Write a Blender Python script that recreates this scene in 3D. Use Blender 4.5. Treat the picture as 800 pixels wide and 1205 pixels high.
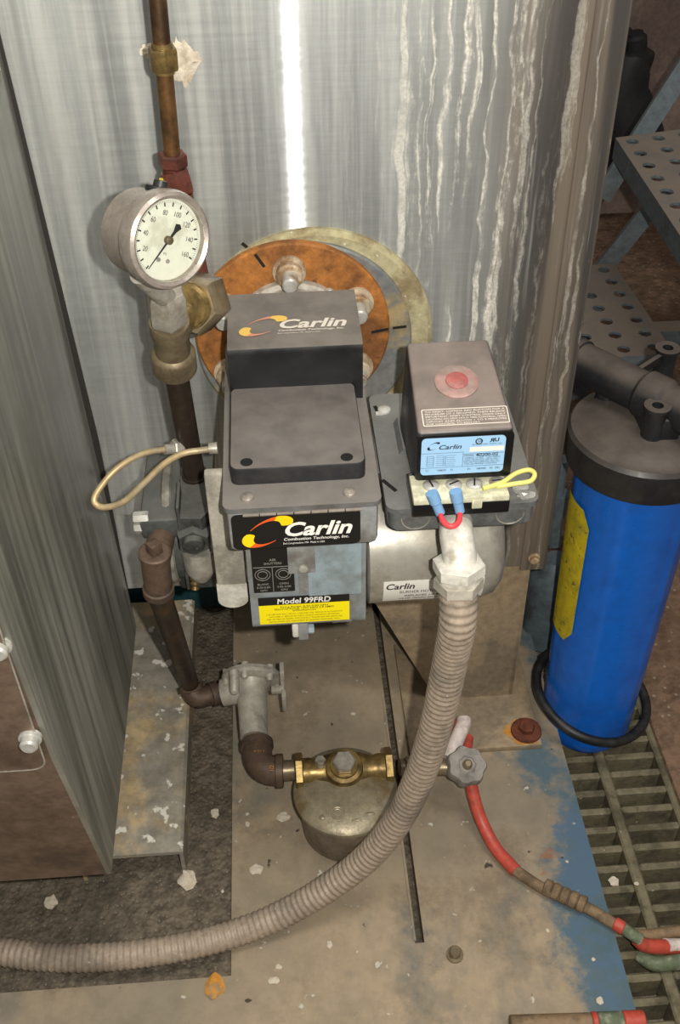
import bpy, bmesh, math, random
from mathutils import Vector, Matrix, Quaternion
random.seed(7)
scene = bpy.context.scene
col = scene.collection
for o in list(bpy.data.objects): bpy.data.objects.remove(o)

# ------------------------------------------------------------------ camera, world, light, exposure
S = 1.15                                   # metres per design unit (camera stands 1 unit above the base plate)
FPX, PITCH, YAW, ROLL = 1259.2, math.radians(40.53), math.radians(3.475), math.radians(-0.88)
F_ = Vector((math.sin(YAW)*math.cos(PITCH), math.cos(YAW)*math.cos(PITCH), -math.sin(PITCH)))
R0 = Vector((math.cos(YAW), -math.sin(YAW), 0)); U0 = R0.cross(F_)
R_ = R0*math.cos(ROLL) + U0*math.sin(ROLL); U_ = R_.cross(F_)
CAM = Vector((0, 0, 1))
cd = bpy.data.cameras.new('camera'); cam = bpy.data.objects.new('camera', cd); col.objects.link(cam)
cd.sensor_fit = 'VERTICAL'; cd.sensor_height = 36; cd.lens = 36*FPX/1205; cd.clip_start = .01
m = Matrix((R_, U_, -F_)).transposed().to_4x4(); m.translation = CAM*S; cam.matrix_world = m
scene.camera = cam

w = bpy.data.worlds.new('world'); scene.world = w; w.use_nodes = True
bg = w.node_tree.nodes['Background']; bg.inputs[0].default_value = (1, .97, .92, 1); bg.inputs[1].default_value = .175

def lamp(name, kind, loc, energy, color, **k):
    l = bpy.data.lights.new(name, kind); l.energy = energy; l.color = color
    for a, b in k.items(): setattr(l, a, b)
    o = bpy.data.objects.new(name, l); col.objects.link(o); o.location = Vector(loc)*S
    return o
# the phone's flash beside its lens, and the work light hanging under the roof of the place
lamp('phone_flash', 'POINT', tuple(CAM + R_*.036 + U_*.012), 35, (1, .965, .90), shadow_soft_size=.006)
wl = lamp('shop_light', 'AREA', (.5, .2, 2.6), 27, (1, .96, .9), shape='RECTANGLE', size=1.2, size_y=.5)
wl.rotation_euler = (math.radians(-12), math.radians(10), 0)

vs = scene.view_settings
vs.view_transform = 'Standard'; vs.look = 'None'; vs.gamma = 1; vs.exposure = .22; vs.use_curve_mapping = False

# ------------------------------------------------------------------ helpers
def ray(px, py): return R_*((px-400)/FPX) - U_*((py-602.5)/FPX) + F_
def P(px, py, x=None, y=None, z=None):
    d = ray(px, py)
    t = (x-CAM.x)/d.x if x is not None else (y-CAM.y)/d.y if y is not None else (z-CAM.z)/d.z
    return CAM + d*t
V = Vector
def lin(c): return tuple((v/12.92 if v <= .04045 else ((v+.055)/1.055)**2.4) for v in (x/255 for x in c))

def frame(axis, up=None):
    a = V(axis).normalized()
    u = V(up) if up is not None else (V((0, 0, 1)) if abs(a.z) < .9 else V((0, 1, 0)))
    x = u.cross(a)
    if x.length < 1e-6: x = V((1, 0, 0))
    x.normalize(); y = a.cross(x)
    return x, y, a

class MB:
    def __init__(self): self.bm = bmesh.new(); self.mi = 0; self.segs = None
    def face(self, vs):
        try:
            f = self.bm.faces.new(vs); f.material_index = self.mi; return f
        except ValueError: return None
    def poly(self, pts): return self.face([self.bm.verts.new(V(p)) for p in pts])
    def box(self, c, s, rot=None, r=0, seg=2):
        t = bmesh.new(); bmesh.ops.create_cube(t, size=1)
        for v in t.verts: v.co = V((v.co.x*s[0], v.co.y*s[1], v.co.z*s[2]))
        if r > 0: bmesh.ops.bevel(t, geom=t.edges[:], offset=min(r, min(s)*.49), segments=seg, profile=.5, affect='EDGES')
        M = rot if rot is not None else Matrix.Identity(3)
        self._merge(t, lambda p: M @ p + V(c)); return self
    def bb(self, a, b, r=0, seg=2):
        a = V(a); b = V(b); s = b-a
        return self.box((a+b)/2, (abs(s.x), abs(s.y), abs(s.z)), None, r, seg)
    def _merge(self, t, fn):
        mp = {v: self.bm.verts.new(fn(v.co.copy())) for v in t.verts}
        for f in t.faces: self.face([mp[v] for v in f.verts])
        t.free()
    def loops(self, rings, closed=True, cap0=True, cap1=True):
        vr = [[self.bm.verts.new(V(p)) for p in r] for r in rings]
        n = len(vr[0])
        for a, b in zip(vr, vr[1:]):
            for i in range(n if closed else n-1):
                j = (i+1) % n; self.face([a[i], a[j], b[j], b[i]])
        if cap0: self.face(vr[0][::-1])
        if cap1: self.face(vr[-1])
        return self
    def lathe(self, o, axis, prof, n=24, up=None, cap0=True, cap1=True):
        x, y, a = frame(axis, up); o = V(o)
        return self.loops([[o + a*h + (x*math.cos(2*math.pi*i/n) + y*math.sin(2*math.pi*i/n))*max(r, 1e-5) for i in range(n)] for h, r in prof], True, cap0, cap1)
    def cyl(self, a, b, r, n=20, r2=None, ch=0):
        a = V(a); b = V(b); L = (b-a).length; r2 = r if r2 is None else r2
        pr = [(0, r), (L, r2)] if not ch else [(0, r-ch), (ch, r), (L-ch, r2), (L, r2-ch)]
        return self.lathe(a, b-a, pr, n)
    def hexn(self, a, b, r, hole=0, n=6, turn=0, ch=.12):
        a = V(a); b = V(b); x, y, ax = frame(b-a); L = (b-a).length
        def ring(h, q): return [a + ax*h + (x*math.cos(2*math.pi*i/n+turn) + y*math.sin(2*math.pi*i/n+turn))*q for i in range(n)]
        return self.loops([ring(0, r*(1-ch)), ring(L*.12, r), ring(L*.88, r), ring(L, r*(1-ch))])
    def prism(self, pts, d):
        d = V(d); a = [V(p) for p in pts]
        return self.loops([a, [p+d for p in a]])
    def tube(self, path, r, n=14, sub=0, cap=True):
        pts = smooth(path, sub) if sub else [V(p) for p in path]
        m = len(pts); rs = [r]*m if isinstance(r, (int, float)) else [r(i/(m-1)) for i in range(m)]
        tg = [(pts[min(i+1, m-1)]-pts[max(i-1, 0)]).normalized() for i in range(m)]
        x, y, _ = frame(tg[0]); rings = []
        for i in range(m):
            if i:
                q = tg[i-1].rotation_difference(tg[i]); x = q @ x
            y = tg[i].cross(x).normalized(); x = y.cross(tg[i]).normalized()
            rings.append([pts[i] + (x*math.cos(2*math.pi*k/n) + y*math.sin(2*math.pi*k/n))*rs[i] for k in range(n)])
        return self.loops(rings, True, cap, cap)
    def torus(self, c, axis, R, r, n=48, k=12, a0=0, a1=2*math.pi):
        x, y, a = frame(axis); c = V(c); full = abs(a1-a0-2*math.pi) < 1e-6
        cnt = n if full else n+1
        rings = []
        for i in range(cnt):
            t = a0+(a1-a0)*i/n; d = x*math.cos(t)+y*math.sin(t)
            rings.append([c + d*(R + r*math.cos(2*math.pi*j/k)) + a*r*math.sin(2*math.pi*j/k) for j in range(k)])
        if full: rings.append(rings[0])
        self.loops(rings, True, not full, not full)
        if full: bmesh.ops.remove_doubles(self.bm, verts=self.bm.verts, dist=1e-7)
        return self
    def blob(self, c, s, amp=.3, sub=2, seed=0):
        t = bmesh.new(); bmesh.ops.create_icosphere(t, subdivisions=sub, radius=1)
        rn = random.Random(seed)
        for v in t.verts: v.co *= 1 + amp*(rn.random()-.5)*2
        self._merge(t, lambda p: V((p.x*s[0], p.y*s[1], p.z*s[2])) + V(c)); return self

def smooth(path, sub):
    p = [V(q) for q in path]; out = []
    for i in range(len(p)-1):
        a = p[max(i-1, 0)]; b = p[i]; c = p[i+1]; d = p[min(i+2, len(p)-1)]
        for k in range(sub):
            t = k/sub
            out.append(.5*((2*b) + (c-a)*t + (2*a-5*b+4*c-d)*t*t + (3*b-a-3*c+d)*t**3))
    out.append(p[-1]); return out

BASE = {}
def obj(name, mb, mats, parent=None, loc=None, sharp=35, flat=False):
    """one mesh object; a child's vertices are stored relative to the base of its thing"""
    root = parent
    while root is not None and root.parent is not None: root = root.parent
    bm = mb.bm
    bmesh.ops.recalc_face_normals(bm, faces=bm.faces)
    if root is not None: org = BASE[root.name]
    else:
        if loc is None:
            xs = [v.co for v in bm.verts]
            loc = (sum(p.x for p in xs)/len(xs), sum(p.y for p in xs)/len(xs), min(p.z for p in xs))
        org = V(loc)
    for v in bm.verts: v.co = (v.co-org)*S
    me = bpy.data.meshes.new(name); bm.to_mesh(me); bm.free()
    for mt in (mats if isinstance(mats, (list, tuple)) else [mats]): me.materials.append(mt)
    if not flat:
        me.shade_smooth(); me.set_sharp_from_angle(angle=math.radians(sharp))
    o = bpy.data.objects.new(name, me); col.objects.link(o)
    if parent is not None: o.parent = parent
    else: o.location = org*S; BASE[o.name] = org
    return o
def tag(o, label, cat=None, group=None, kind=None):
    o['label'] = label
    if cat: o['category'] = cat
    if group: o['group'] = group
    if kind: o['kind'] = kind
    return o
def thing(name, loc, label, cat, group=None, kind=None):
    o = bpy.data.objects.new(name, None); o.empty_display_size = .02; col.objects.link(o)
    o.location = V(loc)*S; BASE[o.name] = V(loc)
    return tag(o, label, cat, group, kind)

def plane_map(o, xd, yd, n=None):
    o = V(o); xd = V(xd).normalized(); yd = V(yd).normalized()
    return lambda u, v: o + xd*u + yd*v
def text(name, s, mapf, u, v, h, mat, parent, w=None, shear=0, bold=0, align='LEFT', spacing=1):
    """lettering: (u, v) is the baseline start (or centre) on the mapped surface, h the cap height, w a forced width"""
    c = bpy.data.curves.new('t', 'FONT'); c.body = s; c.size = 1; c.shear = shear; c.offset = bold; c.resolution_u = 3; c.space_character = spacing
    t = bpy.data.objects.new('t', c); col.objects.link(t)
    bpy.context.view_layer.update()
    me0 = bpy.data.meshes.new_from_object(t.evaluated_get(bpy.context.evaluated_depsgraph_get()))
    bpy.data.objects.remove(t); bpy.data.curves.remove(c)
    mb = MB(); xs = [q.co.x for q in me0.vertices]
    x0, x1 = min(xs), max(xs); k = h/.70; kx = k if w is None else w/(x1-x0)
    sh = 0 if align == 'LEFT' else (x1-x0)*kx/2
    vv = [mb.bm.verts.new(mapf(u - sh + (q.co.x-x0)*kx, v + q.co.y*k)) for q in me0.vertices]
    for p in me0.polygons: mb.face([vv[i] for i in p.vertices])
    bpy.data.meshes.remove(me0)
    return obj(name, mb, mat, parent, flat=True)
def rrect(u0, v0, u1, v1, r, n=5):
    out = []
    for cx, cy, a in ((u1-r, v1-r, 0), (u0+r, v1-r, 90), (u0+r, v0+r, 180), (u1-r, v0+r, 270)):
        for i in range(n+1):
            t = math.radians(a+90*i/n); out.append((cx+r*math.cos(t), cy+r*math.sin(t)))
    return out
def plate(mapf, uv, nrm, th):
    """a thin solid plate with the outline uv; its back lies on the mapped surface"""
    mb = MB(); pts = [mapf(u, v) for u, v in uv]; d = V(nrm).normalized()*th
    return mb.prism(pts, d)

# ------------------------------------------------------------------ materials
class NT:
    def __init__(self, name):
        self.m = bpy.data.materials.new(name); self.m.use_nodes = True; self.t = self.m.node_tree
        self.b = self.t.nodes['Principled BSDF']; self.co = None
    def n(self, kind, **k):
        nd = self.t.nodes.new(kind)
        for a, b in k.items():
            if a.startswith('i_'): nd.inputs[int(a[2:]) if a[2:].isdigit() else a[2:]].default_value = b
            else: setattr(nd, a, b)
        return nd
    def l(self, a, b): self.t.links.new(a, b)
    def coord(self, scale=(1, 1, 1)):
        if self.co is None: self.co = self.n('ShaderNodeTexCoord')
        mp = self.n('ShaderNodeMapping'); mp.inputs['Scale'].default_value = scale; self.l(self.co.outputs['Object'], mp.inputs[0]); return mp.outputs[0]
    def noise(self, sc, det=4, rough=.6, scale=(1, 1, 1), dist=0):
        nd = self.n('ShaderNodeTexNoise'); nd.inputs['Scale'].default_value = sc; nd.inputs['Detail'].default_value = det
        nd.inputs['Roughness'].default_value = rough; nd.inputs['Distortion'].default_value = dist
        self.l(self.coord(scale), nd.inputs['Vector']); return nd.outputs['Fac']
    def ramp(self, fac, a, b, va=0., vb=1.):
        r = self.n('ShaderNodeMapRange'); r.interpolation_type = 'SMOOTHSTEP'
        for i, v in zip((1, 2, 3, 4), (a, b, va, vb)): r.inputs[i].default_value = v
        self.l(fac, r.inputs[0]); return r.outputs[0]
    def math(self, op, a, b):
        nd = self.n('ShaderNodeMath', operation=op)
        for i, v in enumerate((a, b)):
            if isinstance(v, (int, float)): nd.inputs[i].default_value = v
            else: self.l(v, nd.inputs[i])
        return nd.outputs[0]
    def mix(self, fac, a, b, mode='MIX'):
        nd = self.n('ShaderNodeMix', data_type='RGBA', blend_type=mode)
        for s, v in ((nd.inputs[0], fac), (nd.inputs[6], a), (nd.inputs[7], b)):
            if isinstance(v, (int, float)): s.default_value = v
            elif isinstance(v, tuple): s.default_value = (*v[:3], 1)
            else: self.l(v, s)
        return nd.outputs[2]
    def xyz(self):
        if self.co is None: self.co = self.n('ShaderNodeTexCoord')
        s = self.n('ShaderNodeSeparateXYZ'); self.l(self.co.outputs['Object'], s.inputs[0]); return s.outputs
    def bump(self, h, strength=.3, dist=.002):
        b = self.n('ShaderNodeBump'); b.inputs['Strength'].default_value = strength; b.inputs['Distance'].default_value = dist
        self.l(h, b.inputs['Height']); self.l(b.outputs[0], self.b.inputs['Normal'])
    def out(self, colr, rough=.5, metal=0., spec=.5):
        if isinstance(colr, tuple): self.b.inputs['Base Color'].default_value = (*colr[:3], 1)
        else: self.l(colr, self.b.inputs['Base Color'])
        for s, v in (('Roughness', rough), ('Metallic', metal)):
            if isinstance(v, (int, float)): self.b.inputs[s].default_value = v
            else: self.l(v, self.b.inputs[s])
        self.b.inputs['Specular IOR Level'].default_value = spec
        return self.m

def worn(name, base, dirt=None, amt=.5, sc=18, rough=.5, metal=0., dust=None, dustamt=0., speck=None, speckt=.7, bump=.15, vary=.25, spec=.4, fine=90):
    """painted / cast / rusted surface: large blotches of dirt, fine mottling, dust on level faces, pale specks"""
    t = NT(name); c = lin(base)
    n1 = t.noise(sc, 6, .65)
    colr = c
    if dirt: colr = t.mix(t.ramp(n1, .62-amt*.35, .72-amt*.2), c, lin(dirt))
    n2 = t.noise(fine, 4, .7)
    v = t.ramp(n2, .25, .75, 1-vary, 1+vary*.6)
    cmb = t.n('ShaderNodeCombineColor')
    for i in range(3): t.l(v, cmb.inputs[i])
    colr = t.mix(1., colr, cmb.outputs[0], 'MULTIPLY')
    if dust:
        g = t.n('ShaderNodeNewGeometry'); s = t.n('ShaderNodeSeparateXYZ'); t.l(g.outputs['Normal'], s.inputs[0])
        up = t.ramp(s.outputs[2], .35, .9)
        k = t.math('MULTIPLY', t.math('MULTIPLY', up, t.ramp(t.noise(sc*1.7, 5, .6), .2, .7, .55, 1.)), dustamt)
        colr = t.mix(k, colr, lin(dust))
    if speck: colr = t.mix(t.ramp(t.noise(fine*1.3, 3, .55), speckt, speckt+.05), colr, lin(speck))
    if bump: t.bump(t.math('ADD', n2, t.math('MULTIPLY', n1, .6)), bump, .002)
    rr = t.ramp(n1, .3, .7, max(rough-.1, .05), min(rough+.12, 1))
    return t.out(colr, rr, metal, spec)
def plain(name, c, rough=.5, metal=0., spec=.4): return NT(name).out(lin(c), rough, metal, spec)
# ------------------------------------------------------------------ END HELPERS
def jacket_mat(name, x0=0., right=True):
    """brushed stainless sheet with scale streaks running down and dried white drips"""
    t = NT(name); X = t.xyz()
    wob = t.noise(3.2, 3, .5)
    st = t.noise(1, 6, .62, (55, 3, 2.2)); st2 = t.noise(1, 5, .6, (140, 3, 3.5)); bl = t.noise(4.5, 5, .6, (1.6, 1, .7))
    base = t.mix(t.ramp(st, .35, .68), lin((150, 153, 150)), lin((196, 197, 192)))
    base = t.mix(t.ramp(bl, .48, .72, 0, .5), base, lin((146, 143, 134)))
    base = t.mix(t.ramp(st2, .52, .7, 0, .45), base, lin((200, 200, 193)))
    rough = t.ramp(st, .3, .7, .20, .28)
    metal = .68
    if right:
        xd = t.math('ADD', X[0], t.math('MULTIPLY', t.math('SUBTRACT', wob, .5), .05))
        mk = t.ramp(xd, .07*S, .19*S)                        # browner, older stain towards the right border
        st3 = t.noise(1, 4, .6, (38, 3, 1.0), .3)
        brown = t.mix(t.ramp(st3, .38, .62), lin((66, 62, 58)), lin((118, 107, 94)))
        brown = t.mix(t.ramp(st2, .56, .7, 0, .55), brown, lin((150, 148, 142)))
        base = t.mix(mk, base, brown)
        # dried drips of hard-water scale
        cx = t.n('ShaderNodeCombineXYZ')
        t.l(t.math('MULTIPLY', t.math('ADD', X[0], t.math('MULTIPLY', t.noise(9, 3, .5), .035)), 46), cx.inputs[0]); t.l(t.math('MULTIPLY', X[2], 1.1), cx.inputs[2])
        dn = t.n('ShaderNodeTexNoise'); dn.inputs['Scale'].default_value = 1; dn.inputs['Detail'].default_value = 5; dn.inputs['Roughness'].default_value = .55; t.l(cx.outputs[0], dn.inputs['Vector'])
        win = t.math('MULTIPLY', t.ramp(xd, .0*S, .085*S), t.ramp(xd, .20*S, .13*S))
        cx2 = t.n('ShaderNodeCombineXYZ')
        t.l(t.math('MULTIPLY', t.math('ADD', X[0], t.math('MULTIPLY', t.noise(16, 3, .5), .02)), 105), cx2.inputs[0]); t.l(t.math('MULTIPLY', X[2], 2.1), cx2.inputs[2])
        dn2 = t.n('ShaderNodeTexNoise'); dn2.inputs['Scale'].default_value = 1; dn2.inputs['Detail'].default_value = 4; dn2.inputs['Roughness'].default_value = .5; t.l(cx2.outputs[0], dn2.inputs['Vector'])
        rag = t.math('MULTIPLY', t.math('SUBTRACT', t.noise(1, 5, .75, (170, 9, 60)), .5), .30)
        k1 = t.ramp(t.math('ADD', dn.outputs['Fac'], rag), .565, .66); k2 = t.ramp(t.math('ADD', dn2.outputs['Fac'], t.math('MULTIPLY', rag, .8)), .54, .64)
        edge = t.math('MULTIPLY', t.ramp(xd, .16*S, .2*S), .35)
        k = t.math('MAXIMUM', t.math('MULTIPLY', k1, win), t.math('MAXIMUM', t.math('MULTIPLY', k2, t.math('MULTIPLY', win, .9)), t.math('MULTIPLY', k2, edge)))
        up_ = t.ramp(X[2], .78*S, .9*S, 0, .85); haze = t.math('MULTIPLY', t.math('MULTIPLY', win, up_), t.ramp(st, .4, .62))
        k = t.math('MAXIMUM', k, haze)
        grit = t.math('MULTIPLY', t.ramp(t.noise(300, 3, .7), .35, .6, .6, 1.), t.ramp(t.noise(14, 4, .6), .36, .5, .25, 1.))
        k = t.math('MULTIPLY', k, grit)
        base = t.mix(k, base, lin((226, 222, 208)))
        mt = t.math('MULTIPLY', t.math('SUBTRACT', 1., k), t.math('SUBTRACT', .68, t.math('MULTIPLY', mk, .35)))
        rough = t.math('ADD', rough, t.math('MAXIMUM', t.math('MULTIPLY', k, .4), t.math('MULTIPLY', mk, .15)))
        metal = mt
    else:
        base = t.mix(t.ramp(X[2], .5*S, .3*S, 0, .0), base, lin((120, 120, 112)))
    m_ = t.out(base, t.math('ADD', rough, .30), metal)
    # horizontal brushing: a second, strongly anisotropic lobe
    tg = t.n('ShaderNodeTangent', direction_type='RADIAL', axis='Z')
    gl = t.n('ShaderNodeBsdfAnisotropic'); gl.inputs['Color'].default_value = (.9, .92, .93, 1); gl.inputs['Roughness'].default_value = .23; gl.inputs['Anisotropy'].default_value = .94
    t.l(tg.outputs[0], gl.inputs['Tangent'])
    mx = t.n('ShaderNodeMixShader')
    if right: t.l(t.math('MULTIPLY', t.math('SUBTRACT', 1., t.math('MAXIMUM', mk, k)), t.ramp(t.noise(1, 3, .6, (10, 9, 160)), .3, .7, .10, .24)), mx.inputs[0])
    else: mx.inputs[0].default_value = .16
    t.l(t.b.outputs[0], mx.inputs[1]); t.l(gl.outputs[0], mx.inputs[2]); t.l(mx.outputs[0], t.t.nodes['Material Output'].inputs[0])
    return m_
M = {}
M['jacket'] = jacket_mat('stainless_jacket')
def side_mat():
    t = NT('stainless_side'); st = t.noise(1, 6, .62, (3, 50, 2.0)); st2 = t.noise(1, 5, .6, (3, 110, 3.2)); bl = t.noise(4, 5, .6)
    c = t.mix(t.ramp(st, .35, .68), lin((142, 144, 136)), lin((186, 185, 174)))
    c = t.mix(t.ramp(bl, .45, .7, 0, .6), c, lin((130, 130, 118)))
    c = t.mix(t.ramp(st2, .6, .72, 0, .5), c, lin((190, 188, 178)))
    t.bump(st2, .15, .001)
    return t.out(c, t.ramp(st, .3, .7, .4, .6), .8)
M['side'] = side_mat()
M['brownsheet'] = worn('brown_stained_sheet', (128, 108, 92), (98, 80, 68), .5, 9, .5, .45, speck=(180, 170, 155), speckt=.74, bump=.08)
def base_mat():
    t = NT('worn_blue_plate'); n1 = t.noise(5.5, 7, .68); n2 = t.noise(2.6, 5, .6); n3 = t.noise(34, 5, .7); X = t.xyz()
    c = t.mix(t.ramp(n2, .3, .7), lin((138, 128, 110)), lin((178, 157, 128)))
    c = t.mix(t.ramp(n3, .35, .7, 0, .35), c, lin((108, 100, 86)))
    c = t.mix(t.ramp(t.noise(11, 6, .7), .5, .68, 0, .55), c, lin((112, 98, 78)))
    c = t.mix(t.ramp(t.noise(3.8, 6, .7, (1.4, .8, 1)), .52, .68, 0, .55), c, lin((104, 108, 104)))
    edge = t.ramp(X[0], .10*S, .215*S, -.06, .16)
    k = t.ramp(t.math('ADD', n1, edge), .55, .68)
    c = t.mix(t.math('MULTIPLY', k, .85), c, lin((66, 98, 112)))
    c = t.mix(t.ramp(t.math('ADD', t.noise(7, 6, .7), edge), .70, .76, 0, .8), c, lin((82, 106, 128)))
    c = t.mix(t.ramp(t.noise(8.5, 6, .7, (1, 1, 1), .4), .66, .74, 0, .8), c, lin((150, 96, 62)))
    c = t.mix(t.ramp(t.noise(70, 3, .5), .70, .74, 0, .9), c, lin((196, 190, 176)))
    c = t.mix(t.ramp(t.noise(45, 3, .5), .30, .26, 0, .9), c, lin((52, 46, 40)))
    t.bump(n3, .2, .002)
    return t.out(c, t.ramp(n1, .3, .7, .5, .75), .05, .35)
M['plate'] = base_mat()
M['teal'] = worn('teal_frame_paint', (40, 78, 82), (60, 66, 62), .4, 12, .55)
def grit_mat(name, a, b, cc, sc=60):
    t = NT(name); n = t.noise(sc, 6, .72); n2 = t.noise(7, 5, .6); vo = t.n('ShaderNodeTexVoronoi'); vo.inputs['Scale'].default_value = sc*2.2; t.l(t.coord(), vo.inputs['Vector'])
    c = t.mix(t.ramp(n, .35, .65), lin(a), lin(b)); c = t.mix(t.ramp(n2, .45, .68, 0, .6), c, lin(cc))
    c = t.mix(t.ramp(vo.outputs['Distance'], .18, .1, 0, .5), c, lin((176, 164, 146)))
    t.bump(t.math('ADD', n, t.math('MULTIPLY', vo.outputs['Distance'], .7)), .7, .006)
    return t.out(c, .85, 0, .25)
M['pan'] = grit_mat('gritty_pan', (86, 78, 66), (124, 113, 97), (70, 66, 57), 75)
M['concrete'] = grit_mat('brown_concrete', (96, 76, 60), (132, 106, 86), (84, 62, 50), 30)
M['trench'] = grit_mat('trench_bed', (112, 106, 90), (160, 152, 134), (84, 80, 66), 90)
M['strip'] = worn('scaled_channel', (196, 172, 130), (150, 144, 130), .75, 13, .7, 0, speck=(226, 220, 206), speckt=.60, bump=.5, fine=38, vary=.35)
M['bgwall'] = worn('stained_back_wall', (150, 130, 120), (110, 92, 84), .6, 3, .7, 0, bump=.1)
M['grate'] = worn('olive_grating', (118, 110, 86), (88, 82, 64), .5, 25, .75, speck=(170, 164, 140), speckt=.70, bump=.4)
M['rust'] = worn('rusty_flange', (172, 112, 56), (122, 80, 46), .6, 15, .7, .1, speck=(110, 70, 44), speckt=.68, bump=.35, vary=.35)
M['rust'].node_tree.nodes['Principled BSDF'].inputs['Specular IOR Level'].default_value = .25
M['gasket'] = worn('rope_gasket', (172, 164, 128), (138, 124, 92), .5, 22, .85, speck=(210, 206, 190), speckt=.66, bump=.5)
M['greyring'] = worn('grey_ring_steel', (140, 142, 140), (176, 158, 118), .35, 20, .55, .5, bump=.2)
M['bolt'] = worn('bolt_steel', (192, 190, 182), (150, 128, 100), .3, 40, .4, .4, bump=.1)
M['boltrust'] = worn('bolt_collar', (198, 182, 156), (150, 118, 86), .45, 50, .6, .4, bump=.3)
M['darkrust'] = worn('dark_rusty_iron', (112, 62, 42), (74, 44, 34), .5, 50, .75, .2, bump=.5)
M['rustpaint'] = worn('rust_bloom', (196, 136, 54), (150, 128, 96), .4, 30, .8)
M['postsheet'] = worn('tan_stand_sheet', (162, 143, 115), (134, 120, 100), .5, 8, .6, .15, speck=(180, 170, 150), speckt=.74, bump=.1)
M['marker'] = plain('black_marker', (22, 20, 18), .7)
M['grey'] = worn('dusty_grey_casting', (146, 147, 145), (120, 116, 110), .45, 20, .5, .15, dust=(150, 144, 134), dustamt=.5, speck=(190, 186, 178), speckt=.73, bump=.12)
M['lidgrey'] = worn('dusty_dark_lid', (104, 103, 101), (88, 84, 80), .45, 18, .5, .1, dust=(124, 117, 109), dustamt=.7, speck=(186, 182, 174), speckt=.73, bump=.12)
M['black'] = worn('black_plastic', (20, 20, 21), (27, 26, 26), .4, 20, .38, 0, dust=(112, 104, 96), dustamt=.95, bump=.05, vary=.2)
M['plateblk'] = worn('dusty_access_plate', (34, 34, 36), (44, 42, 41), .4, 22, .4, 0, dust=(108, 102, 96), dustamt=.95, bump=.05, vary=.2)
M['bluegrey'] = worn('blue_grey_paint', (150, 166, 172), (128, 136, 136), .4, 14, .42, .1, bump=.06, vary=.12)
M['lightgrey'] = worn('grey_housing_paint', (140, 146, 148), (118, 118, 112), .45, 14, .45, .1, bump=.08, vary=.15)
M['motor'] = worn('silver_motor_paint', (176, 172, 160), (146, 140, 126), .4, 16, .36, .45, bump=.05, vary=.12)
M['zinc'] = worn('zinc_steel_box', (132, 136, 136), (104, 106, 104), .5, 26, .38, .55, dust=(150, 146, 138), dustamt=.4, bump=.08)
M['jboxlid'] = worn('dusty_steel_cover', (104, 106, 106), (88, 90, 88), .5, 20, .5, .2, dust=(124, 122, 116), dustamt=.6, speck=(176, 174, 166), speckt=.74, bump=.1)
M['ctrl'] = worn('control_plastic', (44, 42, 42), (54, 50, 48), .4, 20, .45, 0, dust=(130, 118, 110), dustamt=.95, bump=.05, vary=.15)
M['gloss'] = plain('gloss_black', (16, 16, 17), .25)
M['reset'] = worn('red_reset_button', (160, 88, 84), (152, 112, 104), .4, 60, .4, 0)
M['resetrim'] = worn('clear_reset_lens', (154, 122, 114), (142, 126, 118), .5, 40, .35)
M['whiteprint'] = plain('white_print', (232, 228, 218), .6)
M['fadedprint'] = plain('faded_print', (206, 198, 184), .7)
M['dimprint'] = plain('dim_white_print', (140, 136, 128), .7)
M['blackprint'] = plain('black_print', (24, 24, 24), .6)
M['blacklabel'] = plain('black_label', (24, 23, 22), .4)
M['yellowlabel'] = plain('yellow_label', (246, 226, 10), .4)
M['whitelabel'] = plain('white_label', (222, 218, 208), .45)
M['bluelabel'] = plain('blue_label', (152, 190, 222), .3)
M['bluelabel2'] = plain('blue_label_grey', (170, 192, 208), .3)
M['cream'] = worn('cream_terminal_block', (206, 204, 176), (176, 172, 146), .4, 60, .5)
M['flameY'] = plain('flame_yellow', (250, 206, 20), .4); M['flameO'] = plain('flame_orange', (232, 92, 34), .4)
M['flameYf'] = plain('flame_yellow_faded', (214, 176, 84), .6); M['flameOf'] = plain('flame_orange_faded', (196, 130, 104), .6)
M['paintwhite'] = worn('white_painted_fitting', (206, 202, 190), (176, 170, 154), .3, 40, .5, .1, bump=.2)
M['conduit'] = worn('dusty_flex_conduit', (164, 148, 130), (132, 120, 106), .45, 12, .6, .1, speck=(196, 186, 172), speckt=.68, bump=.2, fine=140)
M['red'] = worn('red_hose', (186, 76, 60), (158, 74, 58), .3, 30, .5)
M['pinktape'] = worn('white_tape_wrap', (214, 200, 192), (186, 166, 158), .4, 40, .8)
M['green'] = worn('green_tape', (98, 108, 82), (150, 150, 130), .4, 50, .7)
M['olive'] = worn('dirty_tan_hose', (136, 112, 84), (104, 88, 66), .5, 30, .7)
M['redwire'] = plain('red_wire', (222, 66, 72), .4); M['bluecrimp'] = plain('blue_crimp', (116, 156, 194), .45); M['yellowwire'] = plain('yellow_wire', (206, 198, 110), .5)
M['brass'] = worn('aged_brass', (150, 126, 76), (92, 76, 46), .55, 24, .38, .6, bump=.15)
M['brassdirt'] = worn('dirty_brass', (136, 122, 96), (102, 90, 70), .5, 26, .42, .5, bump=.15)
M['bronze'] = worn('bronze_pipe', (126, 92, 56), (72, 54, 38), .55, 16, .4, .65, bump=.15)
M['redbrown'] = worn('red_brown_fitting', (112, 62, 50), (82, 50, 42), .5, 30, .4, .4, bump=.2)
M['blackpipe'] = worn('black_iron_pipe', (58, 48, 40), (84, 66, 46), .4, 20, .5, .4, bump=.25)
M['iron'] = worn('brown_iron_fitting', (98, 80, 66), (72, 60, 52), .5, 30, .6, .3, bump=.3)
M['castgrey'] = worn('grey_cast_valve', (178, 172, 158), (146, 140, 128), .4, 24, .5, .15, bump=.15)
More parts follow.
